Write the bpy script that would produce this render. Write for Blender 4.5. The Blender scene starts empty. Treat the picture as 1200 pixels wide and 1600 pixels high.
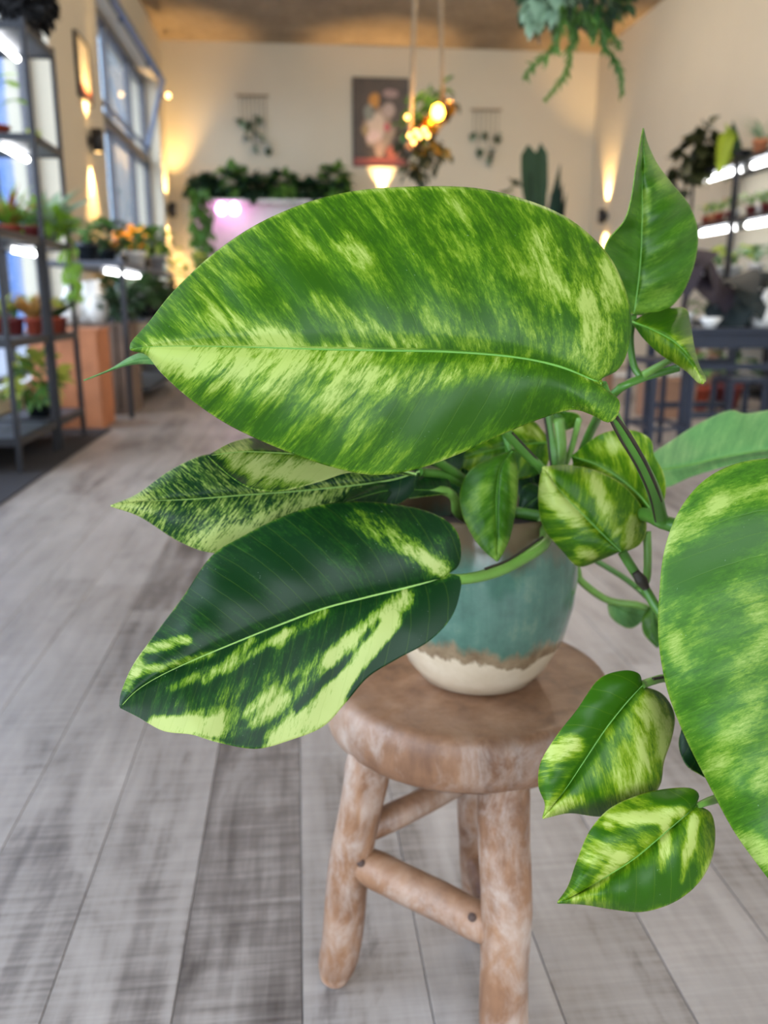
import bpy, bmesh, math, random
import numpy as np
from mathutils import Vector, Matrix, noise as mnoise

SC = bpy.context.scene
COL = SC.collection
random.seed(11)

# ------------------------------------------------------------------ camera
F, H = 1320.0, 0.72                      # focal length in pixels of the 1200x1600 frame, lens height
TH = math.atan(325 / F)
PSI = math.atan(138 / F * math.cos(TH))
FW = Vector((math.sin(PSI) * math.cos(TH), math.cos(PSI) * math.cos(TH), -math.sin(TH)))
RT = Vector((math.cos(PSI), -math.sin(PSI), 0))
UP = RT.cross(FW)
CAM = Vector((0, 0, H))
cam_d = bpy.data.cameras.new('camera')
cam_d.sensor_fit = 'HORIZONTAL'
cam_d.sensor_width = 36
cam_d.lens = 36 * F / 1200
cam_d.clip_start = 0.02
cam_d.dof.use_dof = True
cam_d.dof.focus_distance = 0.52
cam_d.dof.aperture_fstop = 8.4
cam = bpy.data.objects.new('camera', cam_d)
COL.objects.link(cam)
cam.matrix_world = Matrix((RT.to_4d(), UP.to_4d(), (-FW).to_4d(), (0, 0, 0, 1))).transposed()
cam.location = CAM
SC.camera = cam

def ray(x, y): return FW + RT * ((x - 600) / F) + UP * ((800 - y) / F)
def atd(x, y, d): return CAM + ray(x, y) * d
def onz(x, y, z): r = ray(x, y); return CAM + r * ((z - H) / r.z)
def ony(x, y, Y): r = ray(x, y); return CAM + r * (Y / r.y)
def onx(x, y, X): r = ray(x, y); return CAM + r * (X / r.x)

# ------------------------------------------------------------------ world, exposure
W = bpy.data.worlds.new('sky'); SC.world = W; W.use_nodes = True
bg = W.node_tree.nodes['Background']
bg.inputs[0].default_value = (0.80, 0.89, 1.0, 1)
bg.inputs[1].default_value = 6.0
vs = SC.view_settings
vs.view_transform = 'Standard'; vs.look = 'None'; vs.gamma = 1.0; vs.use_curve_mapping = False
vs.exposure = 0.22
SC.display_settings.display_device = 'sRGB'

def portal(name, loc, rot, sx, sy):
    l = bpy.data.lights.new(name, 'AREA'); l.shape = 'RECTANGLE'; l.size = sx; l.size_y = sy
    l.cycles.is_portal = True
    o = bpy.data.objects.new(name, l); o.location = loc; o.rotation_euler = rot; COL.objects.link(o)
LX, RX, BY, FY, CZ = -1.57, 3.95, 11.6, -2.6, 3.85
portal('daylight_shop_front', (1.2, FY + 0.02, 1.75), (math.pi / 2, 0, 0), 5.0, 3.1)
portal('daylight_near_window', (LX - 0.31, 4.35, 1.78), (math.pi / 2, 0, -math.pi / 2), 3.9, 3.05)
portal('daylight_added_window', (LX - 0.31, -0.3, 1.78), (math.pi / 2, 0, -math.pi / 2), 3.4, 3.05)  # portal of the added side window
portal('daylight_far_window', (LX - 0.31, 9.5, 1.92), (math.pi / 2, 0, -math.pi / 2), 3.2, 2.75)

# ------------------------------------------------------------------ material helpers
def srgb(r, g, b):
    f = lambda c: (c / 255 / 12.92) if c <= 10.3 else ((c / 255 + 0.055) / 1.055) ** 2.4
    return (f(r), f(g), f(b), 1)

class NT:
    def __init__(s, name):
        s.m = bpy.data.materials.new(name); s.m.use_nodes = True
        s.t = s.m.node_tree; s.b = s.t.nodes['Principled BSDF']; s.out = s.t.nodes['Material Output']
    def n(s, typ, **kw):
        nd = s.t.nodes.new(typ)
        for k, v in kw.items(): setattr(nd, k, v)
        return nd
    def l(s, a, b): s.t.links.new(a, b)
    def math(s, op, a, b=None, clamp=False):
        nd = s.n('ShaderNodeMath', operation=op, use_clamp=clamp)
        for i, v in enumerate((a, b)):
            if v is None: continue
            if isinstance(v, (int, float)): nd.inputs[i].default_value = v
            else: s.l(v, nd.inputs[i])
        return nd.outputs[0]
    def noise(s, vec, scale, detail=3, rough=0.5, sc=None, dist=0.0):
        if sc is not None:
            mp = s.n('ShaderNodeMapping'); mp.inputs['Scale'].default_value = sc
            s.l(vec, mp.inputs['Vector']); vec = mp.outputs[0]
        nd = s.n('ShaderNodeTexNoise'); nd.inputs['Scale'].default_value = scale
        nd.inputs['Detail'].default_value = detail; nd.inputs['Roughness'].default_value = rough
        nd.inputs['Distortion'].default_value = dist
        s.l(vec, nd.inputs['Vector']); return nd.outputs['Fac']
    def ramp(s, fac, stops):
        nd = s.n('ShaderNodeValToRGB'); e = nd.color_ramp.elements
        while len(e) < len(stops): e.new(0.5)
        for el, (p, c) in zip(e, stops): el.position = p; el.color = c
        s.l(fac, nd.inputs[0]); return nd.outputs[0]
    def mix(s, fac, a, b, blend='MIX'):
        nd = s.n('ShaderNodeMix', data_type='RGBA', blend_type=blend)
        for i, v in ((0, fac), (6, a), (7, b)):
            if isinstance(v, (int, float)): nd.inputs[i].default_value = v
            elif isinstance(v, tuple): nd.inputs[i].default_value = v
            else: s.l(v, nd.inputs[i])
        return nd.outputs[2]
    def bump(s, h, strength=0.3, dist=0.01):
        nd = s.n('ShaderNodeBump'); nd.inputs['Strength'].default_value = strength; nd.inputs['Distance'].default_value = dist
        s.l(h, nd.inputs['Height']); s.l(nd.outputs[0], s.b.inputs['Normal'])
    def coord(s, which='Object'): return s.n('ShaderNodeTexCoord').outputs[which]
    def set(s, **kw):
        for k, v in kw.items(): s.b.inputs[k.replace('_', ' ')].default_value = v
        return s

def simple(name, c, rough=0.6, metal=0.0, var=0.12, scale=20.0, spec=0.5):
    s = NT(name); n = s.noise(s.coord(), scale, 4)
    d = tuple(x * (1 - var) for x in c[:3]) + (1,); u = tuple(min(1, x * (1 + var)) for x in c[:3]) + (1,)
    s.l(s.ramp(n, [(0.3, d), (0.7, u)]), s.b.inputs['Base Color'])
    s.set(Roughness=rough, Metallic=metal); s.b.inputs['Specular IOR Level'].default_value = spec
    return s.m
def emit(name, c, st):
    s = NT(name); s.b.inputs['Base Color'].default_value = c
    s.b.inputs['Emission Color'].default_value = c; s.b.inputs['Emission Strength'].default_value = st
    return s.m
def foliage_mat(name, a, b, rough=0.5, trans=0.25):
    s = NT(name); oi = s.n('ShaderNodeObjectInfo'); n = s.noise(s.coord(), 9.0, 3)
    f = s.math('ADD', s.math('MULTIPLY', oi.outputs['Random'], 0.5), s.math('MULTIPLY', n, 0.5))
    c = s.ramp(f, [(0.15, a), (0.85, b)])
    s.l(c, s.b.inputs['Base Color']); s.set(Roughness=rough)
    tr = s.n('ShaderNodeBsdfTranslucent'); s.l(c, tr.inputs[0])
    mx = s.n('ShaderNodeMixShader'); mx.inputs[0].default_value = trans
    s.l(s.b.outputs[0], mx.inputs[1]); s.l(tr.outputs[0], mx.inputs[2]); s.l(mx.outputs[0], s.out.inputs[0])
    return s.m

M = {}
M['black'] = simple('black_metal', srgb(38, 39, 44), 0.45, 0.3)
M['shelfgrey'] = simple('dark_grey_shelf', srgb(74, 78, 88), 0.5)
M['navy'] = simple('navy_paint', srgb(26, 35, 52), 0.45)
M['frame'] = simple('window_frame_grey', srgb(92, 92, 96), 0.5)
M['framelight'] = simple('sash_blue_grey', srgb(120, 132, 155), 0.5)
M['terra'] = simple('terracotta', srgb(150, 62, 40), 0.75, var=0.25)
M['terradark'] = simple('maroon_plastic', srgb(104, 38, 36), 0.5)
M['terralight'] = simple('pale_terracotta', srgb(190, 120, 80), 0.75)
M['white'] = simple('white_ceramic', srgb(225, 222, 215), 0.3, var=0.03)
M['greypot'] = simple('grey_stone_pot', srgb(130, 132, 138), 0.7)
M['darkpot'] = simple('dark_glazed_pot', srgb(28, 34, 38), 0.25)
M['soil'] = simple('potting_soil', srgb(40, 28, 20), 0.95, var=0.5, scale=120)
M['crate'] = simple('orange_crate_wood', srgb(176, 112, 74), 0.7, var=0.2, scale=8)
M['cratedark'] = simple('weathered_crate_wood', srgb(112, 92, 78), 0.8, var=0.25, scale=8)
M['carton'] = simple('brown_board', srgb(140, 105, 82), 0.85)
M['brass'] = simple('rope', srgb(150, 128, 100), 0.9)
M['mat'] = simple('dark_rubber_mat', srgb(40, 40, 46), 0.8)
M['led'] = emit('led_tube_glow', (1, 1, 1, 1), 13.0)
M['warmlens'] = emit('sconce_lens_glow', (1.0, 0.62, 0.24, 1), 7.0)
M['bulb'] = emit('bulb_glow', (1.0, 0.72, 0.32, 1), 30.0)
M['fairy'] = emit('small_bulb_glow', (1.0, 0.55, 0.13, 1), 7.0)
M['pinklamp'] = emit('pink_grow_lamp_glow', (1.0, 0.42, 0.95, 1), 9.0)
M['g_dark'] = foliage_mat('dark_green_leaf', srgb(24, 48, 32), srgb(58, 88, 46))
M['g_blackish'] = foliage_mat('black_green_leaf', srgb(14, 24, 27), srgb(28, 42, 42), 0.55, 0.05)
M['g_purple'] = foliage_mat('purple_black_leaf', srgb(36, 28, 36), srgb(56, 45, 55), 0.7, 0.05)
M['g_olive'] = foliage_mat('olive_leaf', srgb(36, 44, 22), srgb(66, 70, 36), 0.5, 0.15)
M['g_mid'] = foliage_mat('mid_green_leaf', srgb(52, 100, 36), srgb(110, 150, 62))
M['g_bright'] = foliage_mat('bright_green_leaf', srgb(106, 156, 40), srgb(168, 204, 84), 0.5, 0.4)
M['g_yellow'] = foliage_mat('yellow_green_leaf', srgb(150, 168, 46), srgb(206, 206, 100), 0.5, 0.4)
M['g_grey'] = foliage_mat('grey_green_leaf', srgb(110, 140, 112), srgb(160, 186, 152), 0.6, 0.2)
M['g_lime'] = foliage_mat('lime_leaf', srgb(148, 172, 30), srgb(176, 192, 60), 0.5, 0.35)
M['g_red'] = foliage_mat('reddish_leaf', srgb(150, 80, 50), srgb(186, 150, 80), 0.5, 0.3)
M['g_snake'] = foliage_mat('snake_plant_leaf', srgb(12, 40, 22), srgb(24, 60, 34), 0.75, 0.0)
M['flower'] = foliage_mat('orange_flower', srgb(222, 142, 20), srgb(250, 186, 60), 0.6, 0.4)
M['moss'] = foliage_mat('charcoal_fibre', srgb(22, 21, 23), srgb(40, 38, 38), 0.9, 0.0)

def glass_mat(name, tint=(0.93, 0.96, 1.0, 1)):
    s = NT(name); g = s.n('ShaderNodeBsdfGlossy'); g.inputs['Roughness'].default_value = 0.03
    t = s.n('ShaderNodeBsdfTransparent'); t.inputs[0].default_value = tint
    lw = s.n('ShaderNodeLayerWeight'); lw.inputs[0].default_value = 0.5
    fac = s.math('ADD', s.math('MULTIPLY', s.math('POWER', lw.outputs['Facing'], 5.0), 0.6), 0.03, True)
    mx = s.n('ShaderNodeMixShader')
    s.l(fac, mx.inputs[0]); s.l(t.outputs[0], mx.inputs[1]); s.l(g.outputs[0], mx.inputs[2])
    s.l(mx.outputs[0], s.out.inputs[0]); return s.m
M['glass'] = glass_mat('window_glass')
M['amber'] = glass_mat('amber_glass', (1.0, 0.66, 0.12, 1))

def wall_mat(name, c):
    s = NT(name); co = s.coord('Object'); n = s.noise(co, 1.3, 5, 0.6); n2 = s.noise(co, 60, 3)
    a = tuple(x * 0.95 for x in c[:3]) + (1,)
    s.l(s.ramp(n, [(0.3, a), (0.7, c)]), s.b.inputs['Base Color'])
    s.set(Roughness=0.9); s.bump(n2, 0.15, 0.004); return s.m
M['wall'] = wall_mat('warm_white_plaster', srgb(206, 197, 176))
M['wallout'] = wall_mat('neighbour_render', srgb(128, 126, 122)); M['walldaylight'] = wall_mat('neighbour_daylight_blue', srgb(70, 98, 146))
s = NT('raw_brown_ceiling'); co = s.coord()
n1 = s.noise(co, 2.2, 6, 0.65); n2 = s.noise(co, 14, 4, 0.6)
c = s.ramp(s.math('ADD', s.math('MULTIPLY', n1, 0.6), s.math('MULTIPLY', n2, 0.4)), [(0.3, srgb(120, 104, 86)), (0.7, srgb(176, 156, 130))])
s.l(c, s.b.inputs['Base Color']); s.set(Roughness=0.9); s.bump(n2, 0.3, 0.02); M['ceiling'] = s.m

# vinyl wood plank: weathered grey, saw marks across the board
s = NT('weathered_grey_plank'); co = s.coord(); oi = s.n('ShaderNodeObjectInfo')
vm = s.n('ShaderNodeVectorMath', operation='ADD'); cx = s.n('ShaderNodeCombineXYZ')
s.l(s.math('MULTIPLY', oi.outputs['Random'], 37.0), cx.inputs[0]); s.l(s.math('MULTIPLY', oi.outputs['Random'], 91.0), cx.inputs[1])
s.l(co, vm.inputs[0]); s.l(cx.outputs[0], vm.inputs[1]); v = vm.outputs[0]
grain = s.noise(v, 1.0, 5, 0.6, (42, 2.6, 1))
saw = s.noise(v, 1.0, 4, 0.7, (5, 120, 1))
blot = s.noise(v, 1.0, 4, 0.6, (9, 3.0, 1), 0.6)
f = s.math('ADD', s.math('MULTIPLY', grain, 0.36), s.math('ADD', s.math('MULTIPLY', saw, 0.34), s.math('MULTIPLY', blot, 0.55)))
sc3 = s.n('ShaderNodeSeparateColor'); s.l(oi.outputs['Color'], sc3.inputs[0]); tone = s.math('MULTIPLY', s.math('SUBTRACT', sc3.outputs[0], 0.53), 0.42)
smu = s.noise(v, 1.0, 5, 0.65, (13, 4.5, 1), 1.2); smu = s.math('MULTIPLY', s.math('SUBTRACT', smu, 0.57), 3.5, True)
f = s.math('SUBTRACT', s.math('ADD', f, tone), s.math('ADD', 0.03, s.math('MULTIPLY', s.math('MULTIPLY', smu, saw), 0.34)))
c = s.ramp(f, [(0.34, srgb(72, 65, 61)), (0.46, srgb(110, 102, 97)), (0.56, srgb(142, 134, 128)), (0.75, srgb(166, 158, 152))])
s.l(c, s.b.inputs['Base Color']); s.set(Roughness=0.42); s.b.inputs['Specular IOR Level'].default_value = 0.45
s.bump(f, 0.12, 0.003); M['plank'] = s.m
M['floorbase'] = simple('plank_joint_grey', srgb(120, 114, 112), 0.6, scale=4)

# ------------------------------------------------------------------ mesh helpers
def link(name, me, mat=None, parent=None, smooth=False):
    o = bpy.data.objects.new(name, me); COL.objects.link(o)
    if mat is not None and not me.materials: me.materials.append(M[mat] if isinstance(mat, str) else mat)
    if parent is not None: o.parent = parent
    if smooth:
        me.polygons.foreach_set('use_smooth', [True] * len(me.polygons))
    return o
def mesh(name, v, f):
    me = bpy.data.meshes.new(name); me.from_pydata([tuple(p) for p in v], [], f); me.update(); return me
def tag(o, label, cat, group=None):
    o['label'] = label; o['category'] = cat
    if group: o['group'] = group
    return o
def thing(name, label, cat, loc=(0, 0, 0), group=None, rz=0.0):
    o = bpy.data.objects.new(name, None); COL.objects.link(o); o.empty_display_size = 0.05
    o.location = loc; o.rotation_euler = (0, 0, rz)
    return tag(o, label, cat, group)
def box_me(x0, x1, y0, y1, z0, z1, bev=0.0, name='box'):
    bm = bmesh.new()
    vs_ = [bm.verts.new((x, y, z)) for x in (x0, x1) for y in (y0, y1) for z in (z0, z1)]
    for q in ((0, 1, 3, 2), (4, 6, 7, 5), (0, 4, 5, 1), (2, 3, 7, 6), (0, 2, 6, 4), (1, 5, 7, 3)):
        bm.faces.new([vs_[i] for i in q])
    if bev: bmesh.ops.bevel(bm, geom=bm.edges[:], offset=bev, segments=1, affect='EDGES')
    bmesh.ops.recalc_face_normals(bm, faces=bm.faces[:])
    me = bpy.data.meshes.new(name); bm.to_mesh(me); bm.free(); return me
def box(name, x0, x1, y0, y1, z0, z1, mat, parent=None, bev=0.0):
    return link(name, box_me(min(x0, x1), max(x0, x1), min(y0, y1), max(y0, y1), min(z0, z1), max(z0, z1), bev, name), mat, parent)
def struct(o): o['kind'] = 'structure'; return o
def lathe(name, prof, mat, parent=None, seg=32, loc=(0, 0, 0), cap=True):
    v, f = [], []
    for (r, z) in prof:
        for k in range(seg):
            a = 2 * math.pi * k / seg; v.append((r * math.cos(a), r * math.sin(a), z))
    for i in range(len(prof) - 1):
        for k in range(seg):
            k2 = (k + 1) % seg; f.append((i * seg + k, i * seg + k2, (i + 1) * seg + k2, (i + 1) * seg + k))
    if cap: f.append(tuple(reversed(range(seg)))); f.append(tuple(range((len(prof) - 1) * seg, len(prof) * seg)))
    o = link(name, mesh(name, v, f), mat, parent, True); o.location = loc; return o
def cr(pts, n):
    """smooth curve through points, n samples evenly spaced by length"""
    P = [np.array(p, float) for p in pts]
    P = [2 * P[0] - P[1]] + P + [2 * P[-1] - P[-2]]
    out = []
    for i in range(1, len(P) - 2):
        for t in np.linspace(0, 1, 24, endpoint=False):
            a, b, c, d = P[i - 1], P[i], P[i + 1], P[i + 2]
            out.append(0.5 * (2 * b + (c - a) * t + (2 * a - 5 * b + 4 * c - d) * t * t + (3 * b - a - 3 * c + d) * t ** 3))
    out.append(P[-2]); out = np.array(out)
    L = np.concatenate([[0], np.cumsum(np.linalg.norm(np.diff(out, axis=0), axis=1))])
    q = np.linspace(0, L[-1], n)
    return np.stack([np.interp(q, L, out[:, k]) for k in range(out.shape[1])], 1)
def tube_data(pts, radii, seg=8):
    pts = [Vector(p) for p in pts]; n = len(pts); v, f = [], []
    ref = Vector((0.3, 0.2, 1)).normalized()
    for i, p in enumerate(pts):
        t = (pts[min(i + 1, n - 1)] - pts[max(i - 1, 0)]).normalized()
        a = t.cross(ref)
        if a.length < 1e-3: a = t.cross(Vector((1, 0, 0)))
        a.normalize(); b = t.cross(a); r = radii[i] if hasattr(radii, '__len__') else radii
        for k in range(seg):
            th = 2 * math.pi * k / seg; v.append(p + (a * math.cos(th) + b * math.sin(th)) * r)
    for i in range(n - 1):
        for k in range(seg):
            k2 = (k + 1) % seg; f.append((i * seg + k, i * seg + k2, (i + 1) * seg + k2, (i + 1) * seg + k))
    f.append(tuple(range(seg))); f.append(tuple(reversed(range((n - 1) * seg, n * seg))))
    return v, f
def tube(name, pts, radii, mat, parent=None, seg=8, n=None):
    if n:
        if hasattr(radii, '__len__'): radii = np.interp(np.linspace(0, 1, n), np.linspace(0, 1, len(radii)), radii)
        pts = cr(pts, n)
    v, f = tube_data(pts, radii, seg)
    return link(name, mesh(name, v, f), mat, parent, True)

# ------------------------------------------------------------------ room shell
floor = struct(box('floor', LX - 0.3, RX + 0.3, FY - 0.3, BY + 0.3, -0.15, -0.0035, 'floorbase'))
PW, PL = 0.135, 1.30
def plank_me(w, l): return box_me(0, w - 0.0012, 0, l - 0.0012, -0.004, 0.0, 0.0005, 'plank')
pm = plank_me(PW, PL); pm.materials.append(M['plank'])
x = onz(473, 1500, 0).x - PW * 12
rnd = random.Random(5); jt = onz(285, 951, 0)
while x < RX:
    if x >= LX - PW * 0.9 and x < RX - 0.02:
        y = -0.25 - rnd.uniform(0, PL)
        if x <= jt.x < x + PW: y = jt.y - 3 * PL
        row_dark = x <= onz(370, 1500, 0).x < x + PW
        while y < 8.0:
            o = bpy.data.objects.new('plank', pm); COL.objects.link(o); o.parent = floor; o.location = (x, y, 0)
            tn = rnd.choice((0.38, 0.5, 0.56, 0.62, 0.7)) + rnd.uniform(-0.05, 0.05)
            if row_dark and y < onz(370, 1400, 0).y < y + PL: tn = 0.22
            if x <= jt.x < x + PW and abs(y - jt.y) < 0.05: tn = 0.25
            o.color = (tn, tn, tn, 1)
            y += PL
    x += PW
# far boards: beyond the distance where joints can be told apart
far = link('far_planks', box_me(LX, RX, 8.0, BY, -0.0034, -0.001), 'plank', floor); far['kind'] = 'stuff'; far.color = (0.55, 0.55, 0.55, 1)

struct(box('ceiling', LX - 0.3, RX + 0.3, FY - 0.3, BY + 0.3, CZ, CZ + 0.2, 'ceiling'))
struct(box('wall_back', LX - 0.3, RX + 0.3, BY, BY + 0.25, 0, CZ, 'wall'))
struct(box('wall_right', RX, RX + 0.25, FY, BY, 0, CZ, 'wall'))

def wall_with_holes(name, axis, pos, thick, a0, a1, holes):
    """one wall mesh with rectangular openings; holes = (a0,a1,z0,z1)"""
    cuts = sorted({a0, a1, *[h[0] for h in holes], *[h[1] for h in holes]})
    zc = sorted({0, CZ, *[h[2] for h in holes], *[h[3] for h in holes]})
    bm = bmesh.new()
    def solid(i, j):
        if not (0 <= i < len(cuts) - 1 and 0 <= j < len(zc) - 1): return False
        am, zm = (cuts[i] + cuts[i + 1]) / 2, (zc[j] + zc[j + 1]) / 2
        return not any(h[0] < am < h[1] and h[2] < zm < h[3] for h in holes)
    def P(a, t, z): return (pos + t, a, z) if axis == 'x' else (a, pos + t, z)
    for i in range(len(cuts) - 1):
        for j in range(len(zc) - 1):
            if not solid(i, j): continue
            A0, A1, Z0, Z1 = cuts[i], cuts[i + 1], zc[j], zc[j + 1]
            quads = [[(A0, 0, Z0), (A1, 0, Z0), (A1, 0, Z1), (A0, 0, Z1)], [(A0, thick, Z0), (A1, thick, Z0), (A1, thick, Z1), (A0, thick, Z1)]]
            if not solid(i - 1, j): quads.append([(A0, 0, Z0), (A0, thick, Z0), (A0, thick, Z1), (A0, 0, Z1)])
            if not solid(i + 1, j): quads.append([(A1, 0, Z0), (A1, thick, Z0), (A1, thick, Z1), (A1, 0, Z1)])
            if not solid(i, j - 1): quads.append([(A0, 0, Z0), (A1, 0, Z0), (A1, thick, Z0), (A0, thick, Z0)])
            if not solid(i, j + 1): quads.append([(A0, 0, Z1), (A1, 0, Z1), (A1, thick, Z1), (A0, thick, Z1)])
            for q in quads: bm.faces.new([bm.verts.new(P(*p)) for p in q])
    bmesh.ops.remove_doubles(bm, verts=bm.verts[:], dist=1e-5)
    bmesh.ops.recalc_face_normals(bm, faces=bm.faces[:])
    me = bpy.data.meshes.new(name); bm.to_mesh(me); bm.free()
    return struct(link(name, me, 'wall'))
W0 = (-2.0, 1.4, 0.25, 3.3); W1 = (2.4, 6.3, 0.25, 3.3); W2 = (7.9, 11.1, 0.55, 3.28)
wall_with_holes('wall_left', 'x', LX, -0.3, FY, BY, [W0, W1, W2])
wall_with_holes('wall_front', 'y', FY, -0.25, LX, RX, [(-1.3, 3.7, 0.2, 3.3)])

# windows
def window(name, y0, y1, z0, z1, mull, transom, tilt=False):
    w = struct(bpy.data.objects.new(name, None)); COL.objects.link(w)
    X0, X1 = LX - 0.20, LX - 0.14; b = 0.055
    box('frame_rail', X0, X1, y0, y1, z0, z0 + b, 'frame', w); box('frame_rail', X0, X1, y0, y1, z1 - b, z1, 'frame', w)
    for yy in [y0] + mull + [y1 - b]: box('frame_post', X0, X1, yy, yy + b, z0 + b, z1 - b, 'frame', w)
    if transom: box('transom', X0 - 0.01, X1 + 0.02, y0 + b, y1 - b, transom - 0.05, transom + 0.05, 'frame', w)
    ys = [y0] + mull + [y1 - b]
    for i in range(len(ys) - 1):
        box('pane', X0 + 0.02, X0 + 0.026, ys[i] + b, ys[i + 1], z0 + b, (transom - 0.05) if transom else z1 - b, 'glass', w)
    if transom:
        box('pane', X0 + 0.02, X0 + 0.026, y0 + b, y1 - b, transom + 0.05, z1 - b, 'glass', w)
    box('sill', LX - 0.13, LX - 0.002, y0 + 0.01, y1 - 0.01, z0 + 0.001, z0 + 0.03, 'white', w)
    return w
window('added_side_window', *W0, [-0.9, 0.3], None)  # unseen window, added to bring side light from the left
window('window_1', *W1, [3.7, 5.0], None)
w2 = window('window_2', *W2, [8.95, 10.1], 2.36)
# tilted opener of the upper light and its winding rod
p0, p1 = Vector((LX - 0.1, 10.75, 2.45)), Vector((LX + 0.12, 10.75, 3.2))
def bar(name, a, b, r, mat, parent, seg=6): return tube(name, [a, b], r, mat, parent, seg)
bar('sash_bar', p0, p1, 0.028, 'framelight', w2); bar('sash_bar', (LX - 0.1, 8.1, 2.47), (LX - 0.1, 10.75, 2.47), 0.02, 'framelight', w2)
bar('sash_bar', (LX + 0.12, 8.05, 3.2), (LX + 0.12, 10.8, 3.2), 0.03, 'framelight', w2)
box('opener_rod', LX - 0.005, LX + 0.03, 7.8, 11.0, 3.3, 3.33, 'black', w2)
for yy in (8.9, 10.4): box('opener_bracket', LX - 0.005, LX + 0.05, yy, yy + 0.06, 3.27, 3.36, 'black', w2)
wf = struct(bpy.data.objects.new('window_3', None)); COL.objects.link(wf)
for xx in (-1.3, 0.34, 1.98, 3.64): box('frame_post', xx, xx + 0.06, FY - 0.15, FY - 0.09, 0.2, 3.3, 'frame', wf)
for zz in (0.2, 3.24): box('frame_rail', -1.3, 3.7, FY - 0.15, FY - 0.09, zz, zz + 0.06, 'frame', wf)

# outdoors: street and the houses across it
struct(box('street', -30, 30, -30, 80, -0.4, -0.16, 'greypot'))
def house(name, label, x0, x1, y0, y1, z1, rows, cols, wm='wallout'):
    h = thing(name, label, 'building', (0, 0, 0)); box('wall', x0, x1, y0, y1, -0.16, z1, wm, h)
    for r in range(rows):
        for c in range(cols):
            yy = y0 + (c + 0.5) * (y1 - y0) / cols; zz = 1.0 + r * 2.9
            f_ = box('window', x1 - 0.02, x1 + 0.03, yy - 0.5, yy + 0.5, zz, zz + 1.5, 'framelight', h)
            box('window_pane', x1 + 0.03, x1 + 0.04, yy - 0.42, yy + 0.42, zz + 0.08, zz + 1.42, 'darkpot', f_)
house('apartment_house', 'grey rendered house across the street, seen through the far window', -12, -6.5, 37.5, 70.0, 15.0, 5, 6)
M['wallstrip'] = wall_mat('bright_strip_pale_blue', srgb(186, 218, 240))
house('added_strip_house', 'narrow pale blue house added outside for the bright strip at the edge of the far window', -12, -6.5, 30.1, 34.0, 15.0, 5, 1, 'wallstrip')  # added house, its pale colour stands in for the strip of bright light
house('town_house', 'house across the street behind the near window, daylight blue put into its facade colour', -12, -6.5, 8.0, 30.0, 9.0, 3, 7, 'walldaylight')  # facade blue is made up to carry the blue light in the near window

# ------------------------------------------------------------------ wooden stool (three legs)
s = NT('worn_stool_wood'); co = s.coord()
g = s.noise(co, 1.0, 5, 0.65, (30, 30, 9), 0.4); bl = s.noise(co, 11, 5, 0.6); wn = s.noise(co, 34, 6, 0.75, (1, 1, 0.5), 0.6)
base = s.ramp(s.math('ADD', s.math('MULTIPLY', g, 0.5), s.math('MULTIPLY', bl, 0.5)), [(0.32, srgb(84, 55, 38)), (0.5, srgb(128, 92, 66)), (0.7, srgb(160, 124, 96))])
wm = s.math('MULTIPLY', s.math('SUBTRACT', s.math('ADD', s.math('MULTIPLY', wn, 0.62), s.math('MULTIPLY', bl, 0.38)), 0.455), 6.0, True)
nrm = s.n('ShaderNodeNewGeometry'); sx = s.n('ShaderNodeSeparateXYZ'); s.l(nrm.outputs['Normal'], sx.inputs[0])
side = s.math('SUBTRACT', 1.0, s.math('MULTIPLY', s.math('ABSOLUTE', sx.outputs[2]), 1.0), True)
wm = s.math('MULTIPLY', wm, s.math('ADD', s.math('MULTIPLY', side, 0.62), 0.08), True)
s.l(s.mix(wm, base, srgb(178, 166, 156)), s.b.inputs['Base Color']); s.set(Roughness=0.45); s.bump(g, 0.25, 0.004); M['stool'] = s.m
M['peg'] = simple('dark_peg', srgb(70, 52, 44), 0.8)

SZ = 0.34; sc_ = onz(729, 1048, SZ); SRAD = 0.153
stool = thing('wooden_stool', 'round worn wooden stool with three log legs under the potted pothos', 'stool', (sc_.x, sc_.y, 0))
prof = [(0.0, SZ - 0.061), (SRAD * 0.90, SZ - 0.061), (SRAD * 0.965, SZ - 0.053), (SRAD * 0.995, SZ - 0.040), (SRAD, SZ - 0.02), (SRAD * 0.985, SZ - 0.008), (SRAD * 0.955, SZ - 0.0015), (SRAD * 0.90, SZ), (0.0, SZ)]
seat = lathe('seat', prof, 'stool', stool, 72, cap=False)
for v in seat.data.vertices:
    nv = mnoise.noise(Vector((v.co.x * 9, v.co.y * 9, v.co.z * 20)))
    rr = math.hypot(v.co.x, v.co.y)
    if rr > 0.12: v.co.x *= 1 + 0.012 * nv; v.co.y *= 1 + 0.012 * nv
def log(name, a, b, r0, r1, parent, seed=0, n=18):
    a, b = Vector(a), Vector(b); pts, rad = [], []
    for i in range(n + 1):
        t = i / n; p = a.lerp(b, t)
        p += Vector((mnoise.noise(Vector((t * 3, seed, 0))), mnoise.noise(Vector((t * 3, seed, 9))), 0)) * 0.004
        r = r0 + (r1 - r0) * t; r *= 1 + 0.06 * mnoise.noise(Vector((t * 5, seed, 3)))
        e = min(t, 1 - t) * n
        if e < 1.5: r *= (0.72, 0.93, 1)[int(e * 1.0)] if e < 2 else 1
        pts.append(p); rad.append(r)
    return tube(name, pts, rad, 'stool', parent, 20)
O = Vector((sc_.x, sc_.y, 0)); zt = SZ - 0.035
fL, fF, fR = onz(522, 1530, 0.0) - O, onz(787, 1648, 0.0) - O, onz(745, 1450, 0.0) - O
tL, tF, tR = onz(580, 1150, zt) - O, onz(790, 1185, zt) - O, onz(735, 1100, zt) - O
for z_ in (fL, fF, fR): z_.z = 0.004
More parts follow.
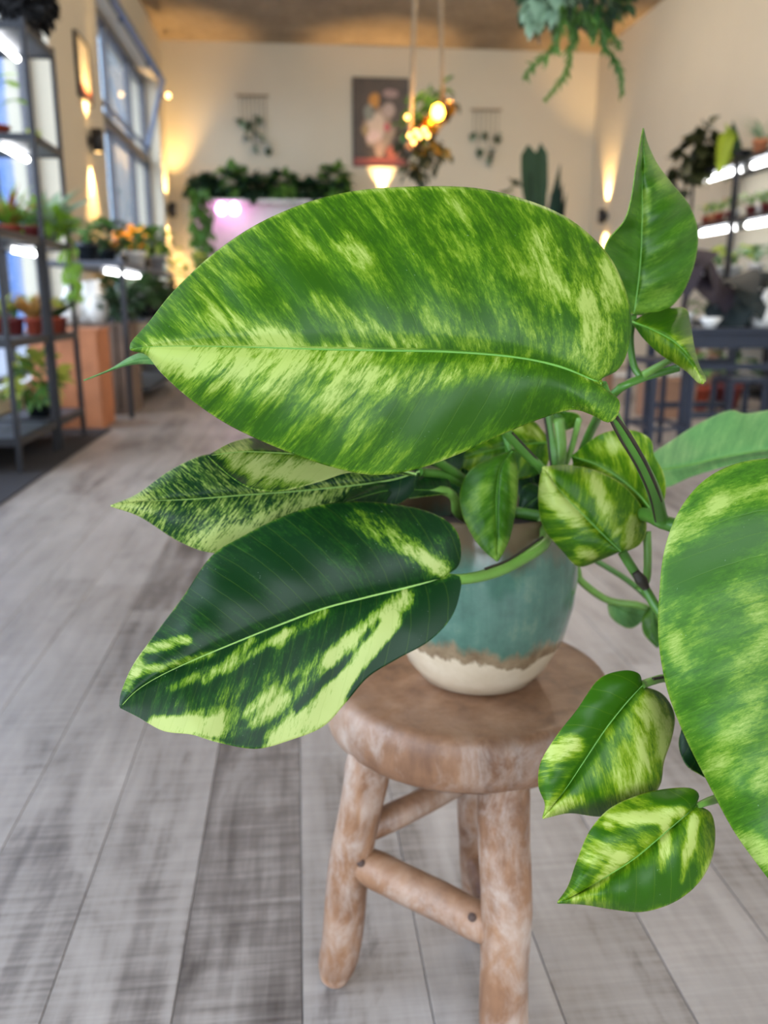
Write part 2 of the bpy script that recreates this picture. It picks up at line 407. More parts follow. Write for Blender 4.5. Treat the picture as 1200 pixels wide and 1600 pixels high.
legs = [log('leg', fL, tL, 0.0215, 0.0225, stool, 1), log('leg', fF, tF, 0.0235, 0.0255, stool, 2), log('leg', fR, tR, 0.0165, 0.0175, stool, 3)]
mid = lambda f_, t_, k: f_.lerp(t_, k)
for (a, b, sd) in ((mid(fL, tL, 0.515), mid(fF, tF, 0.415), 5), (mid(fL, tL, 0.61), mid(fR, tR, 0.70), 6), (mid(fF, tF, 0.30), mid(fR, tR, 0.34), 7)):
    st = log('stretcher', a, b, 0.0195 if sd == 5 else 0.0145, 0.019 if sd == 5 else 0.014, stool, sd, 12)
    if sd == 5:
        for k in (0.06, 0.80):
            c_ = a.lerp(b, k); d_ = (CAM - O - c_).normalized(); pg = lathe('peg', [(0.0, -0.003), (0.0042, -0.003), (0.0042, 0.0015), (0.0, 0.0018)], 'peg', st, 12, cap=False)
            pg.location = c_ + d_ * 0.0193; pg.rotation_euler = d_.to_track_quat('Z', 'Y').to_euler()

# ------------------------------------------------------------------ potted pothos
s = NT('drip_glaze'); co = s.coord(); sp = s.n('ShaderNodeSeparateXYZ'); s.l(co, sp.inputs[0])
dr = s.noise(co, 1.0, 4, 0.6, (34, 34, 9)); sp2 = s.noise(co, 38, 5, 0.65); st_ = s.noise(co, 1.0, 4, 0.6, (60, 60, 5))
h = s.math('ADD', s.math('DIVIDE', sp.outputs[2], 0.187), s.math('MULTIPLY', s.math('SUBTRACT', dr, 0.5), 0.30))
teal = s.ramp(s.math('ADD', s.math('MULTIPLY', sp2, 0.6), s.math('MULTIPLY', st_, 0.4)), [(0.3, srgb(64, 98, 84)), (0.55, srgb(84, 122, 106)), (0.75, srgb(120, 148, 124))])
brown = s.ramp(sp2, [(0.3, srgb(112, 90, 66)), (0.7, srgb(166, 146, 116))])
cream = s.ramp(sp2, [(0.3, srgb(206, 188, 160)), (0.7, srgb(220, 204, 178))])
k1 = s.ramp(h, [(0.245, (0, 0, 0, 1)), (0.27, (1, 1, 1, 1))]); k2 = s.ramp(h, [(0.31, (0, 0, 0, 1)), (0.36, (1, 1, 1, 1))]); k3 = s.ramp(h, [(0.74, (0, 0, 0, 1)), (0.90, (1, 1, 1, 1))])
c = s.mix(k1, cream, brown); c = s.mix(k2, c, teal); c = s.mix(k3, c, srgb(112, 95, 72))
s.l(c, s.b.inputs['Base Color']); s.set(Roughness=0.22, Coat_Weight=0.4, Coat_Roughness=0.1); s.bump(sp2, 0.05, 0.002); M['glaze'] = s.m

pc = onz(745, 1052, SZ)
plant = thing('potted_pothos', 'variegated green and cream pothos with huge leaves in a teal drip-glazed pot on the stool', 'potted plant', (pc.x, pc.y, SZ))
R_ = 0.0985
lathe('pot', [(0.0, 0.001), (0.052, 0.001), (0.060, 0.004), (0.074, 0.022), (0.088, 0.05), (0.096, 0.085), (R_, 0.115), (0.0965, 0.145), (0.0915, 0.17), (0.0895, 0.182), (0.0880, 0.186), (0.0855, 0.1845), (0.085, 0.176), (0.088, 0.15), (0.090, 0.12), (0.06, 0.119), (0.0, 0.119)], 'glaze', plant, 72, cap=False)
soil = lathe('soil', [(0.0, 0.158), (0.03, 0.16), (0.06, 0.157), (0.0862, 0.152), (0.0862, 0.13), (0.0, 0.13)], 'soil', plant, 40, cap=False)
for v in soil.data.vertices:
    if v.co.z > 0.15: v.co.z += 0.006 * mnoise.noise(v.co * 60)

def leaf_mat(name, dark, mid_, light, cream_, base=0.0, amp=1.0, fine=0.5, fx=1.1, fy=0.16, rough=0.34, trans=0.16):
    """variegated leaf: streaks follow the side veins (attribute lc: along midrib, out from midrib in cm; cr: hand-set bias)"""
    s = NT(name); at = s.n('ShaderNodeAttribute'); at.attribute_name = 'lc'; cb = s.n('ShaderNodeAttribute'); cb.attribute_name = 'cream'
    lc = at.outputs['Vector']; bias = cb.outputs['Fac']
    a1 = s.noise(lc, 1.0, 4, 0.62, (fx, fy, 1.0), 0.5); a2 = s.noise(lc, 1.0, 6, 0.72, (5.0, 1.2, 1.0), 0.3); a3 = s.noise(lc, 1.0, 4, 0.6, (14, 5, 1.0)); a4 = s.noise(lc, 0.22, 3); a5 = s.noise(lc, 0.42, 3)
    gain = s.math('ADD', 1.0, s.math('MULTIPLY', bias, 1.3))
    v = s.math('MULTIPLY', s.math('SUBTRACT', a1, 0.5), 1.5 * amp)
    v = s.math('ADD', v, s.math('MULTIPLY', s.math('SUBTRACT', a2, 0.5), 1.5 * fine))
    v = s.math('ADD', v, s.math('MULTIPLY', s.math('SUBTRACT', a3, 0.5), 0.6 * fine))
    v = s.math('ADD', s.math('MULTIPLY', v, gain), s.math('MULTIPLY', s.math('SUBTRACT', a5, 0.5), 0.7 * amp))
    v = s.math('ADD', v, s.math('ADD', bias, base + 0.36))
    c = s.ramp(v, [(0.22, dark), (0.42, mid_), (0.60, light), (0.90, cream_)])
    tint = s.math('MULTIPLY', s.math('SUBTRACT', a4, 0.35), 1.2, True)
    c = s.mix(s.math('MULTIPLY', tint, 0.22), c, srgb(64, 112, 62), 'MIX') if trans < 0.2 and dark[2] > 0.01 else c
    # fine pale side veins
    sep = s.n('ShaderNodeSeparateXYZ'); s.l(lc, sep.inputs[0])
    vl = s.math('ABSOLUTE', s.math('SUBTRACT', s.math('FRACT', s.math('MULTIPLY', s.math('ADD', sep.outputs[0], s.math('MULTIPLY', a4, 0.6)), 0.85)), 0.5))
    vl = s.math('SUBTRACT', 1.0, s.math('MULTIPLY', vl, 26.0), True)
    c = s.mix(s.math('MULTIPLY', vl, 0.16), c, light)
    # flecks of dried water and dust
    sp = s.noise(lc, 7.0, 2, 0.5); sp = s.math('MULTIPLY', s.math('SUBTRACT', sp, 0.735), 14.0, True)
    c = s.mix(s.math('MULTIPLY', sp, 0.35), c, srgb(190, 210, 190))
    s.l(c, s.b.inputs['Base Color']); s.set(Roughness=rough); s.b.inputs['Specular IOR Level'].default_value = 0.24
    rr = s.math('ADD', s.math('MULTIPLY', a2, 0.16), rough - 0.08); s.l(rr, s.b.inputs['Roughness'])
    hb = s.math('ADD', s.math('MULTIPLY', a2, 0.5), s.math('MULTIPLY', vl, -0.35)); s.bump(hb, 0.16, 0.0012)
    tr = s.n('ShaderNodeBsdfTranslucent'); s.l(c, tr.inputs[0]); mx = s.n('ShaderNodeMixShader'); mx.inputs[0].default_value = trans
    s.l(s.b.outputs[0], mx.inputs[1]); s.l(tr.outputs[0], mx.inputs[2]); s.l(mx.outputs[0], s.out.inputs[0])
    return s.m
M['L_big'] = leaf_mat('pothos_leaf_fresh', srgb(40, 80, 6), srgb(62, 102, 8), srgb(102, 134, 26), srgb(156, 174, 86), 0.0, 0.8, 0.6, 1.3, 0.32, 0.42)
M['L_soft'] = leaf_mat('pothos_leaf_mottled', srgb(42, 84, 10), srgb(60, 104, 14), srgb(98, 132, 34), srgb(146, 166, 82), 0.03, 0.5, 0.5, 0.9, 0.35, 0.42)
M['L_dark'] = leaf_mat('pothos_leaf_deep', srgb(12, 46, 16), srgb(28, 70, 18), srgb(100, 134, 28), srgb(170, 182, 106), -0.12, 0.4, 0.55, 1.0, 0.2, 0.42)
M['L_spot'] = leaf_mat('pothos_leaf_speckled', srgb(14, 48, 24), srgb(38, 76, 26), srgb(112, 140, 54), srgb(164, 178, 100), 0.04, 0.7, 1.7, 1.2, 0.6, 0.42)
M['L_lime'] = leaf_mat('pothos_leaf_young', srgb(42, 86, 4), srgb(70, 110, 7), srgb(120, 148, 26), srgb(172, 186, 98), 0.03, 0.8, 0.45, 1.0, 0.28, 0.4, 0.22)
M['L_plain'] = leaf_mat('pothos_leaf_smooth', srgb(40, 82, 10), srgb(56, 100, 16), srgb(92, 130, 36), srgb(130, 160, 64), 0.03, 0.45, 0.35, 0.9, 0.25, 0.36)
M['L_under'] = leaf_mat('pothos_leaf_underside', srgb(92, 144, 82), srgb(110, 160, 92), srgb(136, 178, 106), srgb(170, 200, 138), 0.05, 0.5, 0.3, rough=0.45, trans=0.3)
M['rib_light'] = simple('midrib_pale', srgb(138, 176, 86), 0.45)
M['rib_mid'] = simple('midrib_green', srgb(86, 138, 44), 0.45)
M['petiole'] = simple('petiole_green', srgb(70, 116, 38), 0.4, scale=40)
M['petiole_pale'] = simple('petiole_pale_green', srgb(104, 146, 60), 0.4, scale=40)
M['sheath'] = simple('dried_sheath', srgb(44, 36, 24), 0.7, var=0.4, scale=60)

PINV = Vector((pc.x, pc.y, SZ))
def leaf(mat, A, B, Mid, db, dt, eA=0.0, eB=0.0, cup=0.0, wave=0.0015, nv=7, cream=(), rib='rib_mid', rw=0.0016, N=70, K=26, seed=0, bend=0.0, label=None):
    """A, B: the two margins base->tip, Mid: midrib base->tip (photo pixels); db/dt: distance at base and tip;
    eA/eB: how much further back each margin lies; cup: sag of the blade between midrib and margin"""
    a, b, m = cr(A, N), cr(B, N), cr(Mid, N)
    Lpx = np.linalg.norm(np.diff(m, axis=0), axis=1).sum(); dmean = (db + dt) / 2; Lcm = Lpx / F * dmean * 100
    V, LC, CR, grid = [], [], [], []
    rn = random.Random(seed); ph = rn.uniform(0, 6)
    for i in range(N):
        s_ = i / (N - 1); rowi = []
        d0 = db + (dt - db) * s_ + bend * math.sin(math.pi * s_)
        env = min(1, 4 * s_ + 0.15) * min(1, 5 * (1 - s_) + 0.02)
        for j in range(-K, K + 1):
            t = abs(j) / K; E_ = a if j < 0 else b; e = eA if j < 0 else eB
            # side veins leave the midrib towards the tip, so margins are met a little later along
            p = m[i] * (1 - t) + E_[i] * t
            wcm = np.linalg.norm(E_[i] - m[i]) / F * dmean * 100
            vx = s_ * Lcm - 0.75 * t * wcm
            d = d0 + e * (t ** 1.6) * env + cup * math.sin(math.pi * min(t, 1)) * env
            d += 0.4 * wave * math.cos(2 * math.pi * nv * (s_ - 0.75 * t * wcm / Lcm) + ph + (0 if j < 0 else 1.3)) * math.sin(math.pi * min(1, t * 0.96)) * env
            d += 0.0022 * (1 - min(1, t * 9)) * env       # shallow groove along the midrib
            d += 0.004 * t * t * math.sin(6.5 * s_ + ph) * env
            V.append(atd(p[0], p[1], d) - PINV); LC.append((vx, (t * wcm + 0.3) * (1 if j < 0 else -1), seed * 7.3 + (0 if j < 0 else 50)))
            q = 0.0
            for (x1, y1, x2, y2, r, st) in cream:
                ux, uy = x2 - x1, y2 - y1; L2 = ux * ux + uy * uy + 1e-6
                k = max(0, min(1, ((p[0] - x1) * ux + (p[1] - y1) * uy) / L2))
                dd = math.hypot(p[0] - x1 - k * ux, p[1] - y1 - k * uy) / r
                if dd < 1: q += st * (1 - dd * dd) ** 1.2
            q += 0.28 * max(0.0, (t - 0.965) / 0.035); CR.append(max(-0.8, min(0.9, q))); rowi.append(len(V) - 1)
        grid.append(rowi)
    f = [(grid[i][j], grid[i + 1][j], grid[i + 1][j + 1], grid[i][j + 1]) for i in range(N - 1) for j in range(2 * K)]
    me = mesh('leaf', V, f)
    at = me.attributes.new('lc', 'FLOAT_VECTOR', 'POINT'); at.data.foreach_set('vector', np.array(LC, 'f').ravel())
    at = me.attributes.new('cream', 'FLOAT', 'POINT'); at.data.foreach_set('value', np.array(CR, 'f'))
    o = link('leaf', me, mat, plant, True)
    so = o.modifiers.new('thickness', 'SOLIDIFY'); so.thickness = 0.0007; so.offset = 0
    if label: o['label'] = label
    mp = [V[grid[i][K]] for i in range(0, N, 2)]
    mp = [p - (p + PINV - CAM).normalized() * 0.0004 for p in mp]
    tube('midrib', mp, [max(0.0003, 0.62 * rw * (1 - 0.85 * i / len(mp))) for i in range(len(mp))], rib, o, 8)
    return o
def stem(name, pts, r, mat='petiole', n=24, dark=None):
    """pts: (pixel x, pixel y, distance); dark: offset in pixels of a dried sheath edge"""
    P = [atd(*p) - PINV for p in pts]; o = tube(name, P, r, mat, plant, 10, n)
    if dark:
        k0, k1_ = int(dark[2] * len(pts)), max(int(dark[3] * len(pts)), 2)
        Q = [atd(p[0] + dark[0], p[1] + dark[1], p[2] - 0.0035) - PINV for p in pts[k0:k1_]]
        tube('dried_sheath', Q, 0.0011, 'sheath', o, 6, n)
    return o

# the huge leaf across the middle
leaf('L_big', [(938, 588), (962, 580), (979, 552), (986, 500), (974, 445), (945, 392), (890, 343), (820, 312), (740, 294), (650, 292), (560, 298), (480, 317), (400, 352), (330, 400), (272, 455), (232, 505), (206, 534), (203, 545)],
     [(938, 588), (945, 606), (967, 626), (965, 648), (950, 660), (925, 648), (895, 640), (850, 652), (790, 676), (720, 708), (650, 733), (585, 742), (520, 730), (440, 702), (360, 665), (300, 625), (255, 585), (230, 555), (207, 548), (203, 546)],
     [(938, 600), (915, 590), (870, 572), (800, 558), (700, 550), (600, 548), (500, 546), (400, 543), (300, 541), (235, 542), (204, 546)],
     0.545, 0.485, 0.045, 0.012, -0.006, 0.0022, 8, N=130, K=52, seed=1, rw=0.0020, bend=-0.012,
     cream=[(250, 556, 560, 566, 34, 0.55), (300, 585, 430, 600, 40, 0.30), (330, 495, 440, 530, 26, 0.30), (700, 340, 860, 520, 40, 0.10), (500, 470, 640, 535, 24, 0.32), (540, 380, 570, 400, 26, 0.25), (940, 430, 925, 560, 46, 0.32), (840, 380, 900, 470, 36, 0.24), (400, 520, 460, 532, 16, 0.25),
            (520, 640, 700, 585, 26, 0.22), (560, 330, 900, 380, 60, 0.06), (420, 370, 300, 480, 60, 0.10), (650, 660, 850, 610, 60, -0.22), (640, 480, 760, 540, 30, 0.05), (450, 430, 620, 500, 42, -0.16), (235, 530, 290, 546, 16, 0.2), (480, 615, 600, 590, 22, 0.22), (580, 600, 820, 570, 26, 0.1), (900, 640, 958, 648, 20, 0.12)])
# dark leaf with broad cream stripes, lower left
leaf('L_dark', [(700, 896), (716, 884), (720, 858), (712, 828), (685, 806), (640, 792), (570, 784), (500, 789), (440, 808), (380, 838), (330, 870), (285, 935), (240, 995), (208, 1040), (190, 1082), (187, 1104)],
     [(700, 896), (719, 902), (719, 925), (705, 965), (670, 1002), (620, 1030), (575, 1058), (540, 1098), (505, 1135), (455, 1156), (400, 1170), (340, 1160), (300, 1148), (255, 1142), (215, 1120), (187, 1106)],
     [(694, 903), (640, 917), (570, 934), (505, 951), (440, 975), (380, 999), (310, 1028), (250, 1056), (212, 1080), (188, 1105)],
     0.66, 0.55, 0.03, -0.01, -0.005, 0.002, 7, N=110, K=48, seed=2, rib='rib_light', rw=0.0019,
     cream=[(614, 972, 505, 1105, 17, 0.85), (520, 1085, 440, 1158, 32, 0.85), (545, 1060, 500, 1120, 20, 0.4), (632, 935, 520, 1030, 21, 0.62), (545, 1005, 400, 1120, 26, 0.40), (430, 1095, 330, 1148, 28, 0.36), (592, 972, 465, 1108, 9, -0.45), (470, 1060, 380, 1130, 9, -0.3),
            (505, 957, 430, 1005, 13, 0.32), (450, 985, 350, 1050, 9, 0.36), (395, 1000, 320, 1065, 10, 0.42), (330, 1045, 270, 1075, 10, 0.3), (245, 1132, 335, 1136, 18, 0.75), (340, 1118, 250, 1138, 20, 0.35), (215, 1018, 292, 1000, 12, 0.5), (212, 1052, 330, 1022, 10, 0.38), (197, 1078, 215, 1035, 14, 0.42),
            (560, 812, 690, 893, 26, 0.26), (640, 858, 692, 893, 13, 0.35), (610, 830, 670, 860, 34, 0.10), (690, 840, 700, 880, 14, 0.15), (300, 1110, 420, 1060, 20, 0.12), (705, 930, 560, 1088, 28, -0.5), (480, 880, 330, 940, 70, -0.1)])
# speckled leaf pointing left
leaf('L_spot', [(655, 732), (610, 722), (560, 716), (480, 704), (410, 702), (350, 708), (310, 714), (262, 738), (215, 772), (173, 790)],
     [(655, 742), (640, 775), (590, 805), (530, 832), (460, 845), (395, 852), (335, 864), (280, 846), (220, 808), (173, 791)],
     [(655, 737), (600, 752), (480, 766), (375, 774), (300, 780), (210, 784), (173, 790)],
     0.73, 0.62, 0.02, 0.0, -0.004, 0.0015, 7, N=80, K=30, seed=3, rib='rib_light',
     cream=[(173, 790, 220, 785, 30, 0.5), (560, 770, 340, 840, 34, 0.4), (300, 850, 420, 830, 20, 0.3), (520, 730, 380, 740, 30, -0.2), (640, 760, 520, 790, 34, -0.35)])
# folded leaf above it
leaf('L_dark', [(650, 738), (600, 720), (545, 706), (490, 692), (440, 684), (400, 684), (362, 692), (325, 712)],
     [(650, 744), (600, 738), (545, 738), (500, 752), (440, 767), (395, 764), (362, 746), (325, 713)],
     [(650, 741), (560, 720), (500, 712), (440, 708), (380, 706), (325, 712)],
     0.67, 0.575, 0.05, -0.012, 0.004, 0.001, 6, N=60, K=24, seed=4, rib='rib_light',
     cream=[(560, 735, 370, 722, 26, 0.62), (520, 745, 400, 750, 22, 0.5), (345, 705, 385, 692, 16, 0.4)])
# shaded leaf beneath
leaf('L_dark', [(708, 768), (690, 735), (640, 722), (600, 728), (560, 752), (535, 786)], [(708, 770), (680, 774), (640, 778), (600, 790), (565, 800), (535, 787)],
     [(708, 769), (660, 766), (610, 766), (570, 775), (535, 786)], 0.76, 0.68, 0.03, 0.0, 0.0, 0.001, 5, N=40, K=16, seed=5)
# leaf hanging in front of the pot rim
leaf('L_plain', [(802, 704), (770, 715), (735, 735), (719, 768), (722, 802), (740, 840), (758, 862), (777, 878)], [(802, 704), (808, 730), (809, 765), (805, 800), (797, 838), (787, 862), (777, 878)],
     [(800, 706), (782, 730), (776, 775), (776, 825), (777, 877)], 0.75, 0.71, 0.012, 0.008, -0.004, 0.0012, 6, N=50, K=20, seed=6, cream=[(735, 790, 760, 760, 16, 0.25), (802, 730, 805, 790, 10, 0.35), (775, 870, 785, 850, 14, 0.3), (730, 815, 740, 840, 10, 0.2)])
# young lime leaf right of the rim
leaf('L_lime', [(972, 864), (1000, 850), (1010, 822), (1000, 788), (970, 755), (930, 735), (890, 727), (848, 729)], [(968, 862), (940, 874), (905, 885), (880, 862), (850, 825), (842, 790), (843, 755), (848, 730)],
     [(970, 862), (945, 838), (915, 808), (885, 778), (862, 750), (848, 730)], 0.70, 0.72, 0.012, 0.02, -0.006, 0.0015, 5, N=60, K=26, seed=7,
     cream=[(855, 770, 900, 808, 20, 0.6), (850, 735, 860, 760, 14, 0.45), (925, 750, 950, 790, 16, 0.35), (990, 815, 980, 850, 14, 0.45), (905, 860, 925, 865, 12, 0.45), (880, 745, 920, 800, 18, -0.1), (940, 790, 960, 830, 14, 0.2)])
# leaf behind the long petiole
leaf('L_lime', [(1030, 812), (1040, 770), (1036, 738), (1022, 712), (1016, 686), (985, 672), (940, 678), (893, 712)], [(1028, 812), (990, 815), (950, 795), (920, 760), (900, 735), (893, 714)],
     [(1029, 812), (1000, 775), (965, 745), (930, 725), (893, 713)], 0.70, 0.77, 0.02, 0.03, 0.008, 0.0015, 5, N=50, K=22, seed=8, cream=[(940, 700, 990, 690, 20, 0.25), (1000, 685, 1012, 720, 12, 0.2), (980, 780, 1015, 800, 24, -0.2)])
# upright leaf, top right
leaf('L_plain', [(990, 490), (960, 478), (946, 440), (942, 405), (950, 375), (975, 345), (986, 310), (993, 265), (1000, 225), (1005, 200)], [(990, 492), (1030, 490), (1062, 464), (1084, 415), (1090, 362), (1076, 320), (1048, 285), (1026, 255), (1012, 225), (1005, 200)],
     [(990, 491), (996, 450), (1001, 400), (1003, 340), (1003, 280), (1004, 235), (1005, 201)], 0.66, 0.62, -0.035, 0.03, 0.0, 0.0065, 6, N=80, K=30, seed=9, rw=0.0012,
     cream=[(1030, 260, 1035, 290, 16, 0.3), (1010, 300, 1008, 360, 10, 0.3), (1010, 215, 1015, 250, 10, 0.1), (1040, 460, 1000, 480, 20, 0.2)], label='upright heart-shaped leaf with a drawn-out tip')
# small leaf folded downward
leaf('L_lime', [(988, 502), (1020, 487), (1068, 481), (1078, 505), (1084, 540), (1092, 570), (1103, 592), (1099, 599)], [(988, 504), (1005, 528), (1030, 552), (1055, 568), (1075, 582), (1090, 597), (1099, 600)],
     [(988, 503), (1020, 516), (1050, 532), (1072, 552), (1088, 576), (1099, 599)], 0.64, 0.60, 0.05, 0.012, 0.0, 0.001, 4, N=44, K=18, seed=10, cream=[(1000, 505, 1090, 590, 10, 0.1), (1085, 585, 1100, 598, 14, 0.35), (1020, 500, 1070, 505, 20, -0.3)])
# pale leaf hanging off to the right, out of focus
leaf('L_under', [(1022, 735), (1018, 712), (1050, 688), (1095, 660), (1140, 641), (1165, 646), (1220, 640), (1300, 650), (1370, 690)], [(1022, 738), (1036, 762), (1080, 745), (1130, 730), (1200, 715), (1280, 712), (1340, 704), (1370, 692)],
     [(1022, 736), (1080, 726), (1140, 712), (1220, 700), (1300, 694), (1370, 691)], 0.88, 0.96, 0.05, 0.02, 0.006, 0.003, 5, N=50, K=20, seed=11)
# big leaf cut by the right edge of the view
leaf('L_soft', [(1292, 800), (1280, 745), (1235, 718), (1190, 717), (1140, 728), (1095, 755), (1060, 800), (1038, 860), (1030, 930), (1029, 1000), (1042, 1075), (1068, 1145), (1105, 1220), (1145, 1295), (1180, 1345), (1222, 1400)],
     [(1292, 800), (1320, 740), (1390, 750), (1450, 830), (1480, 940), (1470, 1060), (1410, 1200), (1320, 1330), (1222, 1402)],
     [(1292, 802), (1285, 900), (1270, 1030), (1250, 1180), (1222, 1401)], 0.54, 0.50, 0.015, 0.05, -0.008, 0.003, 6, N=110, K=40, seed=12, rib='rib_light', rw=0.0022,
     cream=[(1045, 850, 1120, 790, 22, 0.4), (1120, 790, 1200, 765, 26, 0.25), (1050, 990, 1060, 1030, 20, 0.3), (1160, 930, 1200, 960, 30, 0.15), (1120, 1190, 1180, 1100, 30, 0.25), (1160, 1310, 1200, 1340, 26, 0.45), (1185, 1230, 1200, 1200, 20, 0.3), (1060, 900, 1180, 830, 40, -0.25), (1080, 1100, 1110, 1150, 24, -0.1), (1150, 1060, 1200, 1000, 26, 0.2)])
# two small leaves, lower right
leaf('L_lime', [(1003, 1068), (997, 1052), (972, 1048), (935, 1062), (902, 1108), (868, 1152), (845, 1192), (842, 1228), (852, 1256), (848, 1278)], [(1003, 1072), (1035, 1085), (1053, 1115), (1050, 1150), (1037, 1190), (1030, 1228), (1000, 1262), (940, 1275), (890, 1270), (848, 1279)],
     [(1003, 1071), (975, 1102), (945, 1140), (915, 1185), (882, 1235), (848, 1278)], 0.565, 0.53, 0.0, 0.025, -0.006, 0.0015, 6, N=70, K=30, seed=13,
     cream=[(1025, 1105, 985, 1230, 46, 0.26), (860, 1180, 895, 1160, 22, 0.6), (980, 1060, 910, 1130, 40, -0.5), (1020, 1110, 1000, 1190, 26, 0.25), (1045, 1130, 1040, 1180, 14, 0.4), (900, 1250, 855, 1272, 14, 0.5), (940, 1200, 985, 1220, 20, 0.12), (870, 1215, 850, 1240, 14, -0.25), (930, 1170, 890, 1225, 10, -0.3)], label='small leaf with a cream patch near its edge')
leaf('L_lime', [(1087, 1258), (1091, 1240), (1070, 1231), (1010, 1239), (955, 1262), (922, 1298), (902, 1345), (888, 1385), (871, 1410)], [(1090, 1260), (1110, 1270), (1117, 1300), (1112, 1340), (1092, 1378), (1055, 1408), (1005, 1424), (955, 1420), (912, 1413), (871, 1411)],
     [(1087, 1260), (1040, 1300), (990, 1342), (940, 1374), (900, 1398), (872, 1410)], 0.545, 0.50, 0.01, 0.012, -0.006, 0.0015, 6, N=70, K=30, seed=14,
     cream=[(955, 1285, 1060, 1270, 16, 0.5), (915, 1335, 1000, 1320, 26, 0.2), (1040, 1290, 1035, 1360, 12, 0.5), (1085, 1280, 1065, 1375, 11, 0.5), (970, 1340, 930, 1385, 14, 0.4), (1000, 1390, 1060, 1370, 40, -0.45), (1030, 1245, 1085, 1250, 16, -0.4), (900, 1400, 940, 1408, 14, 0.25), (1070, 1400, 1110, 1350, 10, 0.3)], label='small leaf hanging lowest, pointed to the lower left')
leaf('L_dark', [(1066, 1132), (1061, 1165), (1072, 1195), (1100, 1214)], [(1070, 1130), (1100, 1150), (1110, 1190), (1102, 1214)], [(1068, 1131), (1080, 1160), (1090, 1190), (1101, 1214)], 0.62, 0.60, 0, 0, 0, 0.0005, 3, N=24, K=8, seed=15)
# leaf tip poking out behind the huge leaf
leaf('L_under', [(470, 600), (400, 560), (330, 545), (260, 550), (215, 553), (170, 578), (131, 594)], [(470, 602), (400, 600), (330, 588), (280, 578), (235, 569), (195, 572), (131, 595)], [(470, 601), (380, 580), (300, 568), (230, 561), (185, 573), (131, 594)], 0.66, 0.60, 0.02, 0, 0, 0.0005, 4, N=50, K=14, seed=16)
# small leaves seen behind, between the stems
leaf('L_lime', [(862, 690), (830, 655), (790, 648), (745, 665), (705, 720)], [(862, 692), (850, 735), (800, 750), (750, 742), (705, 722)], [(862, 691), (810, 695), (760, 705), (705, 721)], 0.86, 0.84, 0.02, 0.0, 0, 0.002, 5, N=36, K=14, seed=17, cream=[(800, 665, 840, 680, 14, 0.3), (790, 680, 800, 730, 12, -0.5)])
leaf('L_plain', [(885, 672), (866, 664), (862, 648), (872, 640)], [(885, 672), (903, 664), (905, 648), (872, 640)], [(885, 672), (884, 658), (872, 640)], 0.84, 0.83, 0, 0, 0, 0.0005, 3, N=20, K=8, seed=18)
leaf('L_under', [(948, 937), (970, 938), (1000, 944), (1013, 960)], [(948, 938), (955, 965), (985, 982), (1013, 962)], [(948, 937), (975, 955), (1013, 961)], 0.92, 0.93, 0, 0, 0, 0.0005, 3, N=24, K=8, seed=20)
leaf('L_plain', [(1018, 945), (1004, 965), (1006, 990), (1026, 1012)], [(1020, 945), (1042, 960), (1045, 990), (1028, 1012)], [(1019, 945), (1020, 975), (1027, 1012)], 0.9, 0.9, 0, 0, 0, 0.0005, 3, N=24, K=8, seed=21)
leaf('L_dark', [(728, 700), (690, 690), (640, 705), (600, 735)], [(728, 702), (715, 740), (660, 750), (600, 737)], [(728, 701), (670, 715), (600, 736)], 0.84, 0.80, 0.01, 0, 0, 0.001, 4, N=30, K=10, seed=22)
leaf('L_dark', [(850, 770), (835, 755), (815, 765), (808, 805)], [(850, 772), (850, 800), (830, 812), (808, 806)], [(850, 771), (830, 785), (808, 805)], 0.84, 0.84, 0.01, 0, 0, 0.001, 4, N=20, K=8, seed=23)

leaf('L_dark', [(850, 815), (862, 770), (850, 725), (825, 700)], [(848, 815), (815, 790), (808, 740), (825, 702)], [(849, 815), (836, 760), (825, 701)], 0.87, 0.88, 0.01, 0, 0, 0.001, 4, N=24, K=8, seed=24)  # this and the next three: dark leaves added to deepen shade behind the rim
leaf('L_dark', [(800, 815), (770, 790), (735, 770), (700, 775)], [(800, 815), (780, 822), (735, 818), (700, 778)], [(800, 815), (750, 795), (700, 776)], 0.83, 0.82, 0.01, 0, 0, 0.001, 4, N=24, K=8, seed=25)
leaf('L_dark', [(890, 810), (905, 770), (890, 735), (862, 722)], [(888, 810), (860, 790), (850, 750), (862, 723)], [(889, 810), (876, 765), (862, 722)], 0.86, 0.87, 0.01, 0, 0, 0.001, 4, N=24, K=8, seed=26)
leaf('L_dark', [(740, 800), (760, 760), (745, 715), (715, 690)], [(738, 800), (705, 770), (695, 725), (715, 691)], [(739, 800), (728, 745), (715, 690)], 0.86, 0.86, 0.01, 0, 0, 0.001, 4, N=24, K=8, seed=27)

# petioles and vines
stem('petiole', [(940, 600, 0.546), (955, 640, 0.556), (975, 680, 0.575), (1002, 725, 0.60), (1022, 770, 0.625), (1032, 812, 0.65)], [0.0036, 0.0042, 0.005, 0.0058], 'petiole', dark=(-7, 3, 0.2, 1.0))
stem('petiole', [(962, 650, 0.556), (985, 682, 0.573), (1010, 728, 0.598), (1028, 772, 0.622), (1036, 808, 0.645)], [0.0014, 0.0016, 0.002], 'sheath')
stem('vine', [(800, 800, 0.84), (880, 810, 0.82), (960, 800, 0.80), (1012, 805, 0.70), (1035, 815, 0.655), (1075, 828, 0.64), (1140, 850, 0.62)], 0.006, 'petiole')
stem('petiole', [(696, 903, 0.662), (722, 905, 0.668), (760, 898, 0.69), (800, 882, 0.715), (850, 848, 0.75), (850, 815, 0.80)], [0.0040, 0.0050, 0.0058, 0.006], 'petiole_pale', dark=(-2, -9, 0.34, 0.9))
stem('petiole', [(760, 640, 0.70), (795, 680, 0.715), (825, 712, 0.73), (852, 742, 0.745), (860, 800, 0.80)], 0.0042, 'petiole', dark=(5, -4, 0.2, 0.9))
